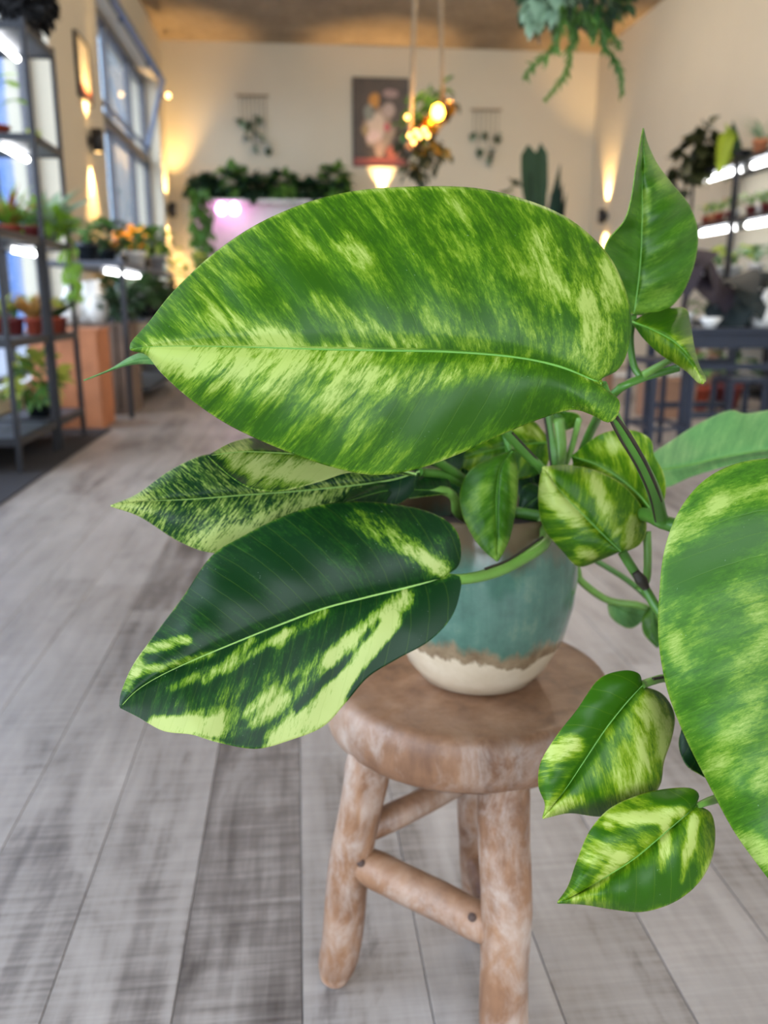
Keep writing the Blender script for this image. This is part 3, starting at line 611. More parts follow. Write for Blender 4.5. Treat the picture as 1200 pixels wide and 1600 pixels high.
stem('petiole', [(853, 640, 0.80), (860, 680, 0.80), (866, 730, 0.80), (850, 800, 0.83)], 0.004, 'petiole', dark=(-5, 0, 0.0, 0.8))
stem('petiole', [(873, 655, 0.82), (877, 700, 0.815), (872, 740, 0.81), (846, 810, 0.84)], 0.0052, 'petiole_pale')
stem('petiole', [(905, 655, 0.83), (893, 700, 0.82), (880, 735, 0.815), (850, 812, 0.84)], 0.003, 'petiole_pale')
stem('petiole', [(800, 706, 0.75), (790, 680, 0.77), (785, 650, 0.80), (800, 740, 0.84), (800, 805, 0.84)], 0.003, 'petiole')
stem('petiole', [(640, 772, 0.74), (690, 766, 0.755), (710, 778, 0.77), (714, 800, 0.79), (735, 815, 0.82)], 0.0042, 'petiole_pale')
stem('petiole', [(655, 737, 0.73), (700, 745, 0.77), (760, 780, 0.82), (790, 815, 0.84)], 0.004, 'petiole')
stem('petiole', [(560, 640, 0.67), (650, 700, 0.72), (740, 760, 0.80), (780, 812, 0.83)], 0.004, 'petiole')
stem('petiole', [(972, 862, 0.70), (988, 888, 0.70), (1004, 912, 0.70), (1030, 955, 0.69), (1080, 1010, 0.66), (1120, 1080, 0.63), (1130, 1180, 0.60), (1125, 1250, 0.57)], 0.004, 'petiole')
stem('node_scar', [(992, 893, 0.697), (1002, 907, 0.696), (1010, 920, 0.696)], [0.003, 0.0052, 0.003], 'sheath', 10)
stem('petiole', [(1011, 830, 0.72), (1012, 870, 0.72), (1010, 905, 0.715), (1000, 920, 0.71)], 0.0034, 'petiole_pale')
stem('vine', [(860, 830, 0.83), (900, 885, 0.88), (905, 905, 0.89), (950, 938, 0.91), (1010, 950, 0.91), (1060, 1000, 0.88)], 0.004, 'petiole_pale')
stem('vine', [(870, 835, 0.85), (930, 875, 0.88), (985, 910, 0.88), (1040, 960, 0.86)], 0.003, 'petiole')
stem('petiole', [(1003, 1070, 0.565), (1020, 1064, 0.572), (1045, 1060, 0.585), (1110, 1070, 0.62)], 0.0028, 'petiole_pale', dark=(0, -3, 0.3, 0.9))
stem('petiole', [(1087, 1260, 0.545), (1105, 1253, 0.55), (1126, 1246, 0.565)], [0.002, 0.0028, 0.003], 'petiole_pale')
stem('petiole', [(988, 503, 0.64), (990, 495, 0.655), (1060, 575, 0.67), (1000, 592, 0.67), (958, 616, 0.67), (925, 670, 0.80), (895, 740, 0.84), (860, 815, 0.86)][2:], [0.003, 0.0042, 0.0045], 'petiole')
stem('petiole', [(1078, 552, 0.65), (1045, 564, 0.657), (1005, 586, 0.668)], [0.0018, 0.0026, 0.0034], 'petiole_pale')
stem('petiole', [(990, 491, 0.66), (985, 530, 0.67), (990, 570, 0.675), (1002, 590, 0.67)], 0.0028, 'petiole')
stem('vine', [(1022, 736, 0.88), (960, 770, 0.86), (900, 800, 0.85)], 0.003, 'petiole')

# ------------------------------------------------------------------ background plants: templates and builders
def leaf_template(name, shape, fold=0.18, droop=0.25, n=7):
    """unit-length blade along +Y, top side +Z"""
    W_ = {'heart': lambda t: 0.46 * math.sin(math.pi * t ** 0.62) ** 0.8 * (1 - 0.25 * t), 'round': lambda t: 0.46 * math.sqrt(max(0, 1 - (2 * t - 1) ** 2)),
          'oval': lambda t: 0.30 * math.sin(math.pi * t ** 0.85), 'lance': lambda t: 0.13 * math.sin(math.pi * t ** 0.7), 'blade': lambda t: 0.055 * (1 - t) ** 0.6 * min(1, t * 6 + 0.4),
          'paddle': lambda t: 0.20 * min(1, (t * 1.5 + 0.35)) * (1 - max(0, (t - 0.75) / 0.25) ** 2.4) ** 0.5}[shape]
    v, f = [], []
    for i in range(n + 1):
        t = i / n; w = max(0.004, W_(t)); z = -droop * t * t
        v += [(-w, t, z + fold * w), (0, t, z), (w, t, z + fold * w)]
    for i in range(n):
        for k in (0, 1): a = i * 3 + k; f.append((a, a + 1, a + 4, a + 3))
    return v, f
TPL = {k: leaf_template(k, *a) for k, a in {'heart': ('heart',), 'round': ('round', 0.1, 0.1), 'oval': ('oval',), 'lance': ('lance', 0.2, 0.5), 'blade': ('blade', 0.3, 0.75), 'paddle': ('paddle', 0.35, -0.05), 'spear': ('lance', 0.3, 0.02), 'arrow': ('heart', 0.3, 0.1)}.items()}
TME = {}
def tpl_mesh(shape, mat):
    if (shape, mat) not in TME:
        me = mesh('leaf', *TPL[shape]); me.materials.append(M[mat]); me.polygons.foreach_set('use_smooth', [True] * len(me.polygons)); TME[(shape, mat)] = me
    return TME[(shape, mat)]
def basis(d, up=Vector((0, 0, 1)), roll=0.0):
    y = d.normalized(); x = y.cross(up)
    if x.length < 1e-3: x = Vector((1, 0, 0))
    x.normalize(); z = x.cross(y)
    return Matrix((x, y, z)).transposed() @ Matrix.Rotation(roll, 3, 'Y')
def put_leaf(parent, shape, mat, p, d, size, roll=0.0):
    o = bpy.data.objects.new('leaf', tpl_mesh(shape, mat)); COL.objects.link(o); o.parent = parent
    o.matrix_local = Matrix.Translation(p) @ (basis(d, roll=roll) * size).to_4x4(); return o
def leaves_mesh(name, items, shape, mat, parent, stuff=True):
    tv, tf = TPL[shape]; V, Fc = [], []
    for (p, d, size, roll) in items:
        B = basis(d, roll=roll) * size; o0 = len(V)
        V += [p + B @ Vector(q) for q in tv]; Fc += [tuple(i + o0 for i in q) for q in tf]
    o = link(name, mesh(name, V, Fc), mat, parent, True)
    if stuff: o['kind'] = 'stuff'
    return o
RN = random.Random(3)
def rdir(zmin=-0.2, zmax=1.0):
    a = RN.uniform(0, 2 * math.pi); z = RN.uniform(zmin, zmax); r = math.sqrt(max(0, 1 - min(1, z * z)))
    return Vector((r * math.cos(a), r * math.sin(a), z))
def bushy(parent, h, rx, ry, rz, n, size, shape, mat, name='foliage'):
    it = []
    for _ in range(n):
        d = rdir(-0.7, 1.0); k = RN.uniform(0.35, 1.0) ** 0.6
        p = Vector((d.x * rx * k, d.y * ry * k, h + d.z * rz * k))
        it.append((p, (d + Vector((0, 0, -0.25)) + rdir(-1, 1) * 0.6), size * RN.uniform(0.7, 1.25), RN.uniform(-0.7, 0.7)))
    return leaves_mesh(name, it, shape, mat, parent)
def grassy(parent, h, spread, n, length, mat, shape='blade', lift=0.9):
    it = []
    for _ in range(n):
        a = RN.uniform(0, 2 * math.pi); r = RN.uniform(0.1, 1) * spread
        d = Vector((math.cos(a) * r, math.sin(a) * r, lift)); it.append((Vector((math.cos(a) * 0.012, math.sin(a) * 0.012, h)), d, length * RN.uniform(0.7, 1.15), RN.uniform(-0.5, 0.5)))
    return leaves_mesh('foliage', it, shape, mat, parent)
def stemmed(parent, h, n, reach, rise, size, shape, mat, stem_mat='petiole'):
    """separate leaves, each on its own arching petiole"""
    for i in range(n):
        a = 2.4 * i + RN.uniform(-0.3, 0.3); k = RN.uniform(0.5, 1.0)
        e = Vector((math.cos(a) * reach * k, math.sin(a) * reach * k, h + rise * RN.uniform(0.45, 1.0)))
        tube('petiole', [(0, 0, h - 0.01), (e.x * 0.35, e.y * 0.35, h + (e.z - h) * 0.7), tuple(e)], 0.0035, stem_mat, parent, 5, 6)
        put_leaf(parent, shape, mat, e, Vector((math.cos(a), math.sin(a), RN.uniform(-0.5, 0.35))), size * RN.uniform(0.8, 1.15), RN.uniform(-0.5, 0.5))
def pot(parent, r, h, mat, soil_=True):
    lathe('pot', [(r * 0.72, 0.0), (r * 0.95, h * 0.78), (r * 1.05, h * 0.79), (r * 1.07, h), (r * 0.95, h), (r * 0.9, h * 0.8)], mat, parent, 20)
    if soil_: lathe('soil', [(0.0, h * 0.9), (r * 0.94, h * 0.9), (r * 0.9, h * 0.8), (0, h * 0.8)], 'soil', parent, 16, cap=False)
def potted(name, label, loc, r, h, potmat, group=None, cat='potted plant'):
    t = thing(name, label, cat, (loc[0], loc[1], loc[2] + 0.0006), group); pot(t, r, h, potmat); return t

# ------------------------------------------------------------------ left metal rack
def rack(name, label, x0, x1, y0, y1, levels, top, led_levels, led_x, mat='shelfgrey', group=None, z0=0.0005):
    t = thing(name, label, 'shelf rack', (0, 0, 0), group); w = 0.022
    for px_ in (x0, x1 - w):
        for py_ in (y0, y1 - w): box('post', px_, px_ + w, py_, py_ + w, z0, top, 'black', t, 0.002)
    for z in levels:
        box('shelf', x0 + 0.001, x1 - 0.001, y0 + 0.001, y1 - 0.001, z - 0.022, z, mat, t, 0.001)
        for px_ in (x0 - 0.001, x1 - w + 0.001): box('side_rail', px_, px_ + w, y0 + w, y1 - w, z - 0.03, z + 0.004, 'black', t)
        for py_ in (y0 - 0.001, y1 - w + 0.001): box('end_rail', x0 + w, x1 - w, py_, py_ + w, z - 0.03, z + 0.004, 'black', t)
    return t
def led(label, a, b, r=0.012, group='white LED tubes under the shelves'):
    t = thing('led_tube', label, 'light', (0, 0, 0), group)
    tube('tube', [a, b], r, 'led', t, 10)
    d = (Vector(b) - Vector(a)).normalized()
    for q, s_ in ((a, -1), (b, 1)): tube('end_cap', [Vector(q) + d * s_ * 0.001, Vector(q) + d * s_ * 0.018], r * 1.1, 'white', t, 10)
    return t
RX0, RX1, RY0, RY1 = LX + 0.03, -1.185, 4.36, 4.86
LV = [0.155, 0.57, 1.02, 1.485, 1.955]
rack('plant_rack', 'tall black metal plant rack with grey shelves by the near window', RX0, RX1, RY0, RY1, LV, 1.975, None, None, z0=0.0085)
rack('low_plant_rack', 'low black metal rack at the near end of the tall rack', RX0, RX1 - 0.01, 3.74, 4.33, [0.155, 0.57, 1.02], 1.03, None, None, z0=0.0085)
for k, z in enumerate((1.955, 1.485, 1.02)):
    led('white LED tube under the %s shelf of the tall left rack' % ('top', 'second', 'third')[k], (RX1 - 0.17, RY0 + 0.03, z - 0.045), (RX1 - 0.17, RY1 - 0.06, z - 0.045), 0.013)

def P_(px_, py_, z): return onz(px_, py_, z)
# top: charcoal fibre ball
t = thing('fibre_ball_planter', 'charcoal fuzzy ball planter on top of the left rack', 'planter', (ony(40, 20, 4.58).x, 4.58, 1.9595))
bushy(t, 0.16, 0.12, 0.12, 0.15, 900, 0.06, 'oval', 'moss', 'fibre_ball'); lathe('core', [(0, 0.02), (0.06, 0.04), (0.1, 0.12), (0.1, 0.2), (0.06, 0.28), (0, 0.3)], 'moss', t, 16, cap=False); lathe('base_ring', [(0.05, 0), (0.07, 0), (0.06, 0.02), (0.05, 0.02)], 'black', t, 16)
# second shelf: round bright leaves in a terracotta bowl
t = potted('round_leaf_plant', 'bright green round-leaved plant in a terracotta bowl on the left rack', (-1.40, 4.47, 1.485), 0.075, 0.05, 'terra')
stemmed(t, 0.05, 9, 0.10, 0.26, 0.075, 'round', 'g_bright')
t = potted('seedling_pot', 'small pale seedling at the back of the rack second shelf', (-1.30, 4.74, 1.485), 0.035, 0.05, 'white'); stemmed(t, 0.05, 4, 0.03, 0.06, 0.04, 'oval', 'g_yellow')
# third shelf
t = potted('spider_plant', 'reddish green grassy plant in a terracotta pot on the third rack shelf', (-1.478, 4.45, 1.02), 0.055, 0.075, 'terra'); grassy(t, 0.06, 0.9, 60, 0.22, 'g_red'); grassy(t, 0.06, 0.7, 30, 0.18, 'g_yellow')
t = potted('striped_grass_plant', 'arching yellow green plant in a terracotta pot beside the rack post', (-1.362, 4.46, 1.02), 0.05, 0.07, 'terra'); grassy(t, 0.06, 0.9, 60, 0.20, 'g_bright'); grassy(t, 0.06, 0.8, 24, 0.2, 'g_red')
t = potted('small_herb_pot', 'small green herb in a maroon pot at the rack corner', (-1.258, 4.43, 1.02), 0.04, 0.065, 'terradark'); stemmed(t, 0.06, 8, 0.05, 0.07, 0.05, 'oval', 'g_mid')
t = potted('arching_fern', 'pale green arching fern spilling off the third rack shelf', (-1.275, 4.72, 1.02), 0.05, 0.05, 'greypot'); bushy(t, 0.10, 0.13, 0.12, 0.09, 90, 0.08, 'oval', 'g_bright'); grassy(t, 0.05, 1.3, 26, 0.30, 'g_grey', 'lance', 0.8)
it = []
for k in range(40):
    q = k / 40; it.append((Vector((0.10 + RN.uniform(-0.03, 0.04), 0.06 + RN.uniform(-0.05, 0.05), 0.02 - 0.28 * q)), Vector((RN.uniform(-0.6, 0.9), RN.uniform(-0.8, 0.4), -0.8)), 0.06, RN.uniform(-1, 1)))
leaves_mesh('trailing_foliage', it, 'oval', 'g_bright', t)
# fourth shelf: a row of terracotta pots
row4 = [(-1.478, 4.44, 'g_yellow', 'pale striped succulent in the terracotta pot furthest left on the fourth shelf', 'terra'), (-1.383, 4.45, 'g_grey', 'grey green rosette in a maroon pot on the fourth shelf', 'terradark'),
        (-1.293, 4.44, 'g_red', 'pinkish young plant in a terracotta pot on the fourth shelf', 'terra'), (-1.256, 4.55, 'g_yellow', 'pale plant in a terracotta pot beside the front rack post', 'terra'), (-1.256, 4.67, 'g_dark', 'dark leafy plant in a terracotta pot behind the front rack post', 'terra'), (-1.262, 4.785, 'g_mid', 'green plant in a maroon pot at the far end of the fourth shelf', 'terradark')]
for k, (x_, y_, m_, lb, pm_) in enumerate(row4):
    t = potted('terracotta_potted_plant', lb, (x_, y_, 0.57), 0.042, 0.085, pm_, 'row of small pots on the fourth rack shelf')
    if k % 2 == 0: grassy(t, 0.07, 0.8, 40, 0.15, m_, 'lance')
    else: stemmed(t, 0.075, 9, 0.055, 0.11, 0.06, 'oval', m_)
# low rack
for k, (x_, y_, z_, m_, lb) in enumerate([(-1.45, 4.05, 0.155, 'g_mid', 'leafy plant in a white pot low on the short rack'), (-1.42, 3.95, 0.57, 'g_yellow', 'pale plant in a white pot on the middle of the short rack'), (-1.44, 4.1, 1.02, 'g_mid', 'green plant in a white pot on top of the short rack')]):
    t = potted('white_potted_plant', lb, (x_, y_, z_), 0.055, 0.09, 'white', 'white pots on the short rack'); stemmed(t, 0.08, 9, 0.08, 0.13, 0.08, 'oval', m_)
t = potted('yellow_green_bush', 'yellow green bushy plant on the lowest shelf of the left rack', (-1.33, 4.52, 0.155), 0.07, 0.08, 'darkpot'); bushy(t, 0.19, 0.135, 0.12, 0.14, 70, 0.08, 'oval', 'g_yellow'); bushy(t, 0.16, 0.12, 0.11, 0.12, 70, 0.07, 'oval', 'g_mid', 'inner_foliage')
# dark mat under the racks
box_o = box('rubber_mat', LX + 0.005, -1.10, 2.6, 5.1, 0.0005, 0.008, 'mat'); tag(box_o, 'long dark rubber mat on the floor under the left racks', 'mat')

def crate(name, label, x0, x1, y0, y1, z1, mat, n):
    t = thing(name, label, 'crate', (0, 0, 0))
    w = (x1 - x0) / n
    for k in range(n):
        dz = RN.uniform(-0.004, 0.004)
        box('board', x0 + k * w + 0.007, x0 + (k + 1) * w - 0.007, y0, y0 + 0.014, 0.012, z1 + dz, mat, t)
        box('board', x0 + k * w + 0.004, x0 + (k + 1) * w - 0.004, y1 - 0.014, y1, 0.012, z1 + dz, mat, t)
    m_ = max(2, int(n * (y1 - y0) / (x1 - x0))); w = (y1 - y0 - 0.03) / m_
    for k in range(m_):
        for xx in (x0, x1 - 0.014): box('board', xx, xx + 0.014, y0 + 0.015 + k * w + 0.003, y0 + 0.015 + (k + 1) * w - 0.003, 0.012, z1, mat, t)
    box('lid_board', x0 - 0.005, x1 + 0.005, y0 - 0.005, y1 + 0.005, z1 + 0.005, z1 + 0.02, mat, t); box('bottom_board', x0, x1, y0, y1, 0.001, 0.011, mat, t)
    return t
crate('wooden_crate', 'orange wooden crate of upright boards behind the left rack', -1.55, -1.155, 5.16, 5.5, 0.56, 'crate', 3)
crate('weathered_crate', 'weathered grey brown crate further along the left wall', -1.54, -1.10, 5.78, 6.2, 0.58, 'cratedark', 6)
# second display along the left wall
t = thing('display_table', 'dark low display table with a shelf under the sconce', 'table', (0, 0, 0))
box('shelf', -1.54, -1.06, 5.6, 7.9, 0.95, 0.98, 'shelfgrey', t, 0.002); box('shelf', -1.54, -1.06, 6.3, 7.9, 0.59, 0.62, 'shelfgrey', t, 0.002)
for xx in (-1.54, -1.09):
    for yy in (5.6, 7.87): box('leg', xx, xx + 0.03, yy, yy + 0.03, 0.0005, 0.949, 'black', t)
box('lower_board', -1.53, -1.07, 6.31, 7.86, 0.10, 0.13, 'black', t)
led('white LED tube under the display table shelf', (-1.2, 5.68, 0.925), (-1.2, 6.9, 0.925), 0.014)
disp = [(-1.33, 5.86, 'darkpot', 'g_mid', 'stem', 0.16, 'low green plant at the near end of the display table top'), (-1.33, 6.42, 'darkpot', 'g_dark', 'bush', 0.16, 'dark green bushy plant nearest on the display table'), (-1.18, 6.75, 'white', 'g_mid', 'stem', 0.20, 'green leafy plant in a white pot on the display table'), (-1.30, 7.2, 'darkpot', 'flower', 'flower', 0.20, 'orange flowering plant on the display table'),
        (-1.15, 7.5, 'greypot', 'g_mid', 'bush', 0.2, 'tall green bush at the far end of the display table'), (-1.30, 7.75, 'darkpot', 'g_dark', 'stem', 0.3, 'dark stemmed plant against the wall at the display table')]
for (x_, y_, pm_, m_, kd, hh, lb) in disp:
    t = potted('display_plant', lb, (x_, y_, 0.98), 0.075, 0.12, pm_, 'plants on the left display table')
    if kd == 'stem': stemmed(t, 0.11, 12, 0.13, hh, 0.12, 'oval', m_)
    elif kd == 'bush': bushy(t, 0.1 + hh * 0.6, 0.14, 0.14, hh * 0.55, 110, 0.07, 'oval', m_)
    else:
        bushy(t, 0.2, 0.14, 0.14, 0.1, 90, 0.07, 'oval', 'g_dark'); bushy(t, 0.25, 0.11, 0.11, 0.08, 34, 0.06, 'round', 'flower', 'blossoms')
for (x_, y_, m_, lb, hh) in [(-1.31, 6.48, 'g_dark', 'dark green fern hanging low on the display table', 0.2), (-1.12, 6.62, 'g_dark', 'deep green trailing plant at the display table edge', 0.2), (-1.14, 7.1, 'g_olive', 'olive bushy plant in the middle of the display table lower shelf', 0.2), (-1.15, 7.6, 'g_dark', 'dark bushy plant at the far end of the lower shelf', 0.2)]:
    t = potted('shade_plant', lb, (x_, y_, 0.62), 0.07, 0.09, 'darkpot', 'plants on the display table lower shelf'); bushy(t, 0.17, 0.17, 0.16, 0.10, 120, 0.08, 'oval', m_)
for k, (x_, y_) in enumerate([(-1.465, 5.86), (-1.305, 5.88), (-1.40, 6.08)]):
    t = thing('white_vase', ('white bottle vase against the wall on the weathered crate', 'white bottle vase near the front of the weathered crate', 'white bottle vase at the back of the weathered crate')[k], 'vase', (x_, y_, 0.60), 'white vases on the weathered crate'); t.location.z += 0.001
    lathe('body', [(0.0, 0.0), (0.05, 0.0), (0.075, 0.06), (0.07, 0.13), (0.035, 0.19), (0.028, 0.25), (0.034, 0.27), (0.026, 0.27), (0.02, 0.2), (0.0, 0.2)], 'white', t, 20, cap=False); 
t = potted('crate_top_plant', 'dark green spreading plant on the weathered crate by the aisle', (-1.17, 5.95, 0.60), 0.05, 0.08, 'darkpot'); bushy(t, 0.11, 0.15, 0.14, 0.08, 100, 0.09, 'oval', 'g_dark')
t = potted('tall_window_plant', 'thin tall green plant in a grey pot by the far window', (LX + 0.22, 8.3, 0.0), 0.14, 0.3, 'greypot'); stemmed(t, 0.28, 26, 0.22, 1.15, 0.2, 'lance', 'g_mid')
t = potted('floor_aisle_plant', 'dark potted plant on the floor past the display table', (-1.12, 8.85, 0.0), 0.13, 0.24, 'darkpot'); bushy(t, 0.5, 0.22, 0.22, 0.26, 120, 0.14, 'oval', 'g_dark')

# ------------------------------------------------------------------ wall sconces (up and down light)
def sconce(label, loc, nrm, power):
    t = thing('wall_sconce', label, 'lamp', loc, 'black up-and-down wall sconces'); n_ = Vector(nrm); q = n_ * 0.068
    tube('bracket', [n_ * 0.002, n_ * 0.05], 0.022, 'black', t, 10)
    tube('plate', [n_ * 0.001, n_ * 0.012], 0.045, 'black', t, 16)
    b = q + Vector((0, 0, -0.085)); e = q + Vector((0, 0, 0.085))
    lathe('body', [(0.039, -0.068), (0.041, -0.085), (0.045, -0.085), (0.045, 0.085), (0.041, 0.085), (0.039, 0.068)], 'black', t, 20, q, cap=False)
    for sg in (1, -1):
        tube('lens', [q + Vector((0, 0, sg * 0.070)), q + Vector((0, 0, sg * 0.078))], 0.0385, 'warmlens', t, 20)
        l = bpy.data.lights.new('sconce_light', 'SPOT'); l.energy = power; l.color = (1.0, 0.62, 0.24); l.spot_size = math.radians(72); l.spot_blend = 0.75; l.shadow_soft_size = 0.02
        lo = bpy.data.objects.new('sconce_light', l); COL.objects.link(lo); lo.parent = t; lo.location = q + Vector((0, 0, sg * 0.10))
        if sg > 0: lo.rotation_euler = (math.pi, 0, 0)
SP = 130.0
sconce('black wall sconce on the pier between the left windows', (LX, 7.25, 1.95), (1, 0, 0), SP)
sconce('black wall sconce in the far left corner', (LX, 11.35, 1.86), (1, 0, 0), SP)
sconce('black wall sconce on the right wall near the back corner', (RX, 10.95, 1.80), (-1, 0, 0), SP)
c_ = ony(597, 318, BY); sconce('black wall sconce below the flower painting on the back wall', (c_.x, BY, c_.z), (0, -1, 0), SP)
t = thing('globe_lamp', 'small warm globe lamp high on the wall by the far window', 'lamp', (LX, 11.3, 3.16)); tube('arm', [(0.001, 0, 0), (0.06, 0, 0)], 0.012, 'black', t, 8)
lathe('globe', [(0.0, -0.03), (0.02, -0.024), (0.03, 0.0), (0.02, 0.024), (0.0, 0.03)], 'warmlens', t, 16, (0.1, 0, 0), cap=False)

# fill lamps added on the ceiling, out of view, to brighten the room
for k, (x_, y_) in enumerate(((2.3, 3.4), (2.3, 6.0), (2.0, 8.6))):
    t = thing('fill_lamp', ('added round fill lamp nearest the shop front', 'added round fill lamp over the middle of the room', 'added round fill lamp nearest the back wall')[k], 'lamp', (x_, y_, CZ), 'added round fill lamps')
    lathe('canopy', [(0.0, -0.001), (0.15, -0.001), (0.17, -0.05), (0.16, -0.08), (0.14, -0.08), (0.14, -0.03), (0.0, -0.03)], 'white', t, 28, cap=False)
    lathe('diffuser', [(0.0, -0.075), (0.139, -0.075), (0.139, -0.065), (0.0, -0.065)], emit('fill_diffuser_glow', (1.0, 0.90, 0.76, 1), 4.0), t, 28, cap=False)
    l = bpy.data.lights.new('fill_lamp_light', 'POINT'); l.energy = 55; l.color = (1.0, 0.90, 0.76); l.shadow_soft_size = 0.12
    lo = bpy.data.objects.new('fill_lamp_light', l); COL.objects.link(lo); lo.parent = t; lo.location = (0, 0, -0.22)

# ------------------------------------------------------------------ pictures and wall hangings
def canvas_mat():
    s = NT('flower_painting'); co = s.coord(); sp = s.n('ShaderNodeSeparateXYZ'); s.l(co, sp.inputs[0])
    n = s.noise(co, 5.0, 4, 0.6, None, 0.6); n2 = s.noise(co, 9.0, 3)
    c = s.ramp(n, [(0.3, srgb(44, 36, 32)), (0.6, srgb(74, 62, 52))])
    def blob(c, x, z, rx, rz, col, soft=2.5):
        dx = s.math('DIVIDE', s.math('SUBTRACT', sp.outputs[0], x), rx); dz = s.math('DIVIDE', s.math('SUBTRACT', sp.outputs[2], z), rz)
        d = s.math('ADD', s.math('MULTIPLY', dx, dx), s.math('MULTIPLY', dz, dz)); d = s.math('ADD', d, s.math('MULTIPLY', s.math('SUBTRACT', n2, 0.5), 1.6))
        return s.mix(s.math('MULTIPLY', s.math('SUBTRACT', 1.0, d), soft, True), c, col)
    for b in [(-0.02, -0.08, 0.22, 0.26, srgb(150, 130, 112)), (-0.05, -0.02, 0.12, 0.14, srgb(196, 176, 158)), (-0.08, 0.26, 0.075, 0.11, srgb(186, 128, 48)), (0.12, 0.34, 0.11, 0.06, srgb(150, 124, 120)), (0.08, -0.05, 0.05, 0.06, srgb(176, 84, 88)), (-0.1, -0.16, 0.12, 0.08, srgb(208, 182, 176)), (-0.02, -0.3, 0.07, 0.12, srgb(176, 146, 128)),
              (-0.15, 0.12, 0.08, 0.1, srgb(124, 126, 116)), (0.1, 0.15, 0.08, 0.1, srgb(170, 150, 140)), (-0.2, -0.1, 0.05, 0.08, srgb(150, 128, 90)), (0.15, -0.34, 0.1, 0.08, srgb(168, 88, 66))]: c = blob(c, *b)
    for b in [(0.0, -0.47, 0.5, 0.055, srgb(148, 70, 58), 6.0)]: c = blob(c, *b)
    s.l(c, s.b.inputs['Base Color']); s.set(Roughness=0.5); return s.m
M['painting'] = canvas_mat()
def frame_plane(p0, p1): return ony(*p0, BY), ony(*p1, BY)
a, b = frame_plane((550, 121), (638, 262)); w_, h_ = abs(b.x - a.x), abs(a.z - b.z)
t = thing('flower_painting', 'dark still-life painting of a flower bouquet in a vase on the back wall', 'painting', ((a.x + b.x) / 2, BY, (a.z + b.z) / 2))
box('canvas', -w_ / 2 + 0.012, w_ / 2 - 0.012, -0.03, -0.002, -h_ / 2 + 0.012, h_ / 2 - 0.012, 'painting', t)
for q in ((-w_ / 2, -w_ / 2 + 0.012, -h_ / 2, h_ / 2), (w_ / 2 - 0.012, w_ / 2, -h_ / 2, h_ / 2), (-w_ / 2 + 0.012, w_ / 2 - 0.012, -h_ / 2, -h_ / 2 + 0.012), (-w_ / 2 + 0.012, w_ / 2 - 0.012, h_ / 2 - 0.012, h_ / 2)):
    box('frame_strip', q[0], q[1], -0.035, -0.001, q[2], q[3], 'black', t)
s = NT('pale_print'); co = s.coord(); n = s.noise(co, 5, 4); sp = s.n('ShaderNodeSeparateXYZ'); s.l(co, sp.inputs[0])
c = s.ramp(n, [(0.3, srgb(196, 184, 160)), (0.7, srgb(206, 198, 178))]); c = s.mix(s.math('MULTIPLY', s.math('SUBTRACT', -0.10, sp.outputs[2]), 40.0, True), c, srgb(196, 120, 92))
s.l(c, s.b.inputs['Base Color']); M['print'] = s.m
t = thing('framed_print', 'tall narrow black-framed print on the pier between the left windows', 'picture', (LX, 7.2, 2.44))
box('print', 0.002, 0.018, -0.19, 0.19, -0.2, 0.2, 'print', t)
for q in ((-0.205, -0.19, -0.22, 0.22), (0.19, 0.205, -0.22, 0.22), (-0.19, 0.19, -0.22, -0.2), (-0.19, 0.19, 0.2, 0.22)): box('frame_strip', 0.001, 0.03, q[0], q[1], q[2], q[3], 'black', t)
def hanger(label, x0, x1, ztop, zs):
    t = thing('propagation_hanger', label, 'wall hanging', ((x0 + x1) / 2, BY, ztop), 'cutting hangers on the back wall'); w = (x1 - x0) / 2
    tube('dowel', [(-w * 1.1, -0.03, 0), (w * 1.1, -0.03, 0)], 0.012, 'brass', t, 8)
    for k, z in enumerate(zs):
        x_ = -w * 0.85 + 1.7 * w * k / (len(zs) - 1)
        st = tube('string', [(x_, -0.03, -0.012), (x_, -0.03, z + 0.06)], 0.0035, 'g_olive', t, 5)
        gl = lathe('glass_bulb', [(0.012, 0.06), (0.014, 0.03), (0.034, 0.0), (0.036, -0.025), (0.02, -0.05), (0.0, -0.055)], 'glass', t, 14, (x_, -0.045, z), cap=False)
        for j in range(3): put_leaf(t, 'heart', 'g_dark' if j else 'g_grey', Vector((x_ + RN.uniform(-0.02, 0.02), -0.05, z + RN.uniform(-0.01, 0.08))), Vector((RN.uniform(-0.8, 0.8), -0.3, RN.uniform(-1.0, 0.1))), RN.uniform(0.09, 0.13), RN.uniform(-0.5, 0.5))
a, b = ony(372, 150, BY), ony(420, 240, BY); hanger('row of leaf cuttings in glass bulbs hanging left of the painting', a.x, b.x, a.z, [-0.33, -0.50, -0.33, -0.62, -0.46, -0.32, -0.60][:7])
a, b = ony(737, 172, BY), ony(778, 262, BY); hanger('row of leaf cuttings in glass bulbs hanging right of the painting', a.x, b.x, a.z, [-0.34, -0.52, -0.32, -0.64, -0.5, -0.33][:6])

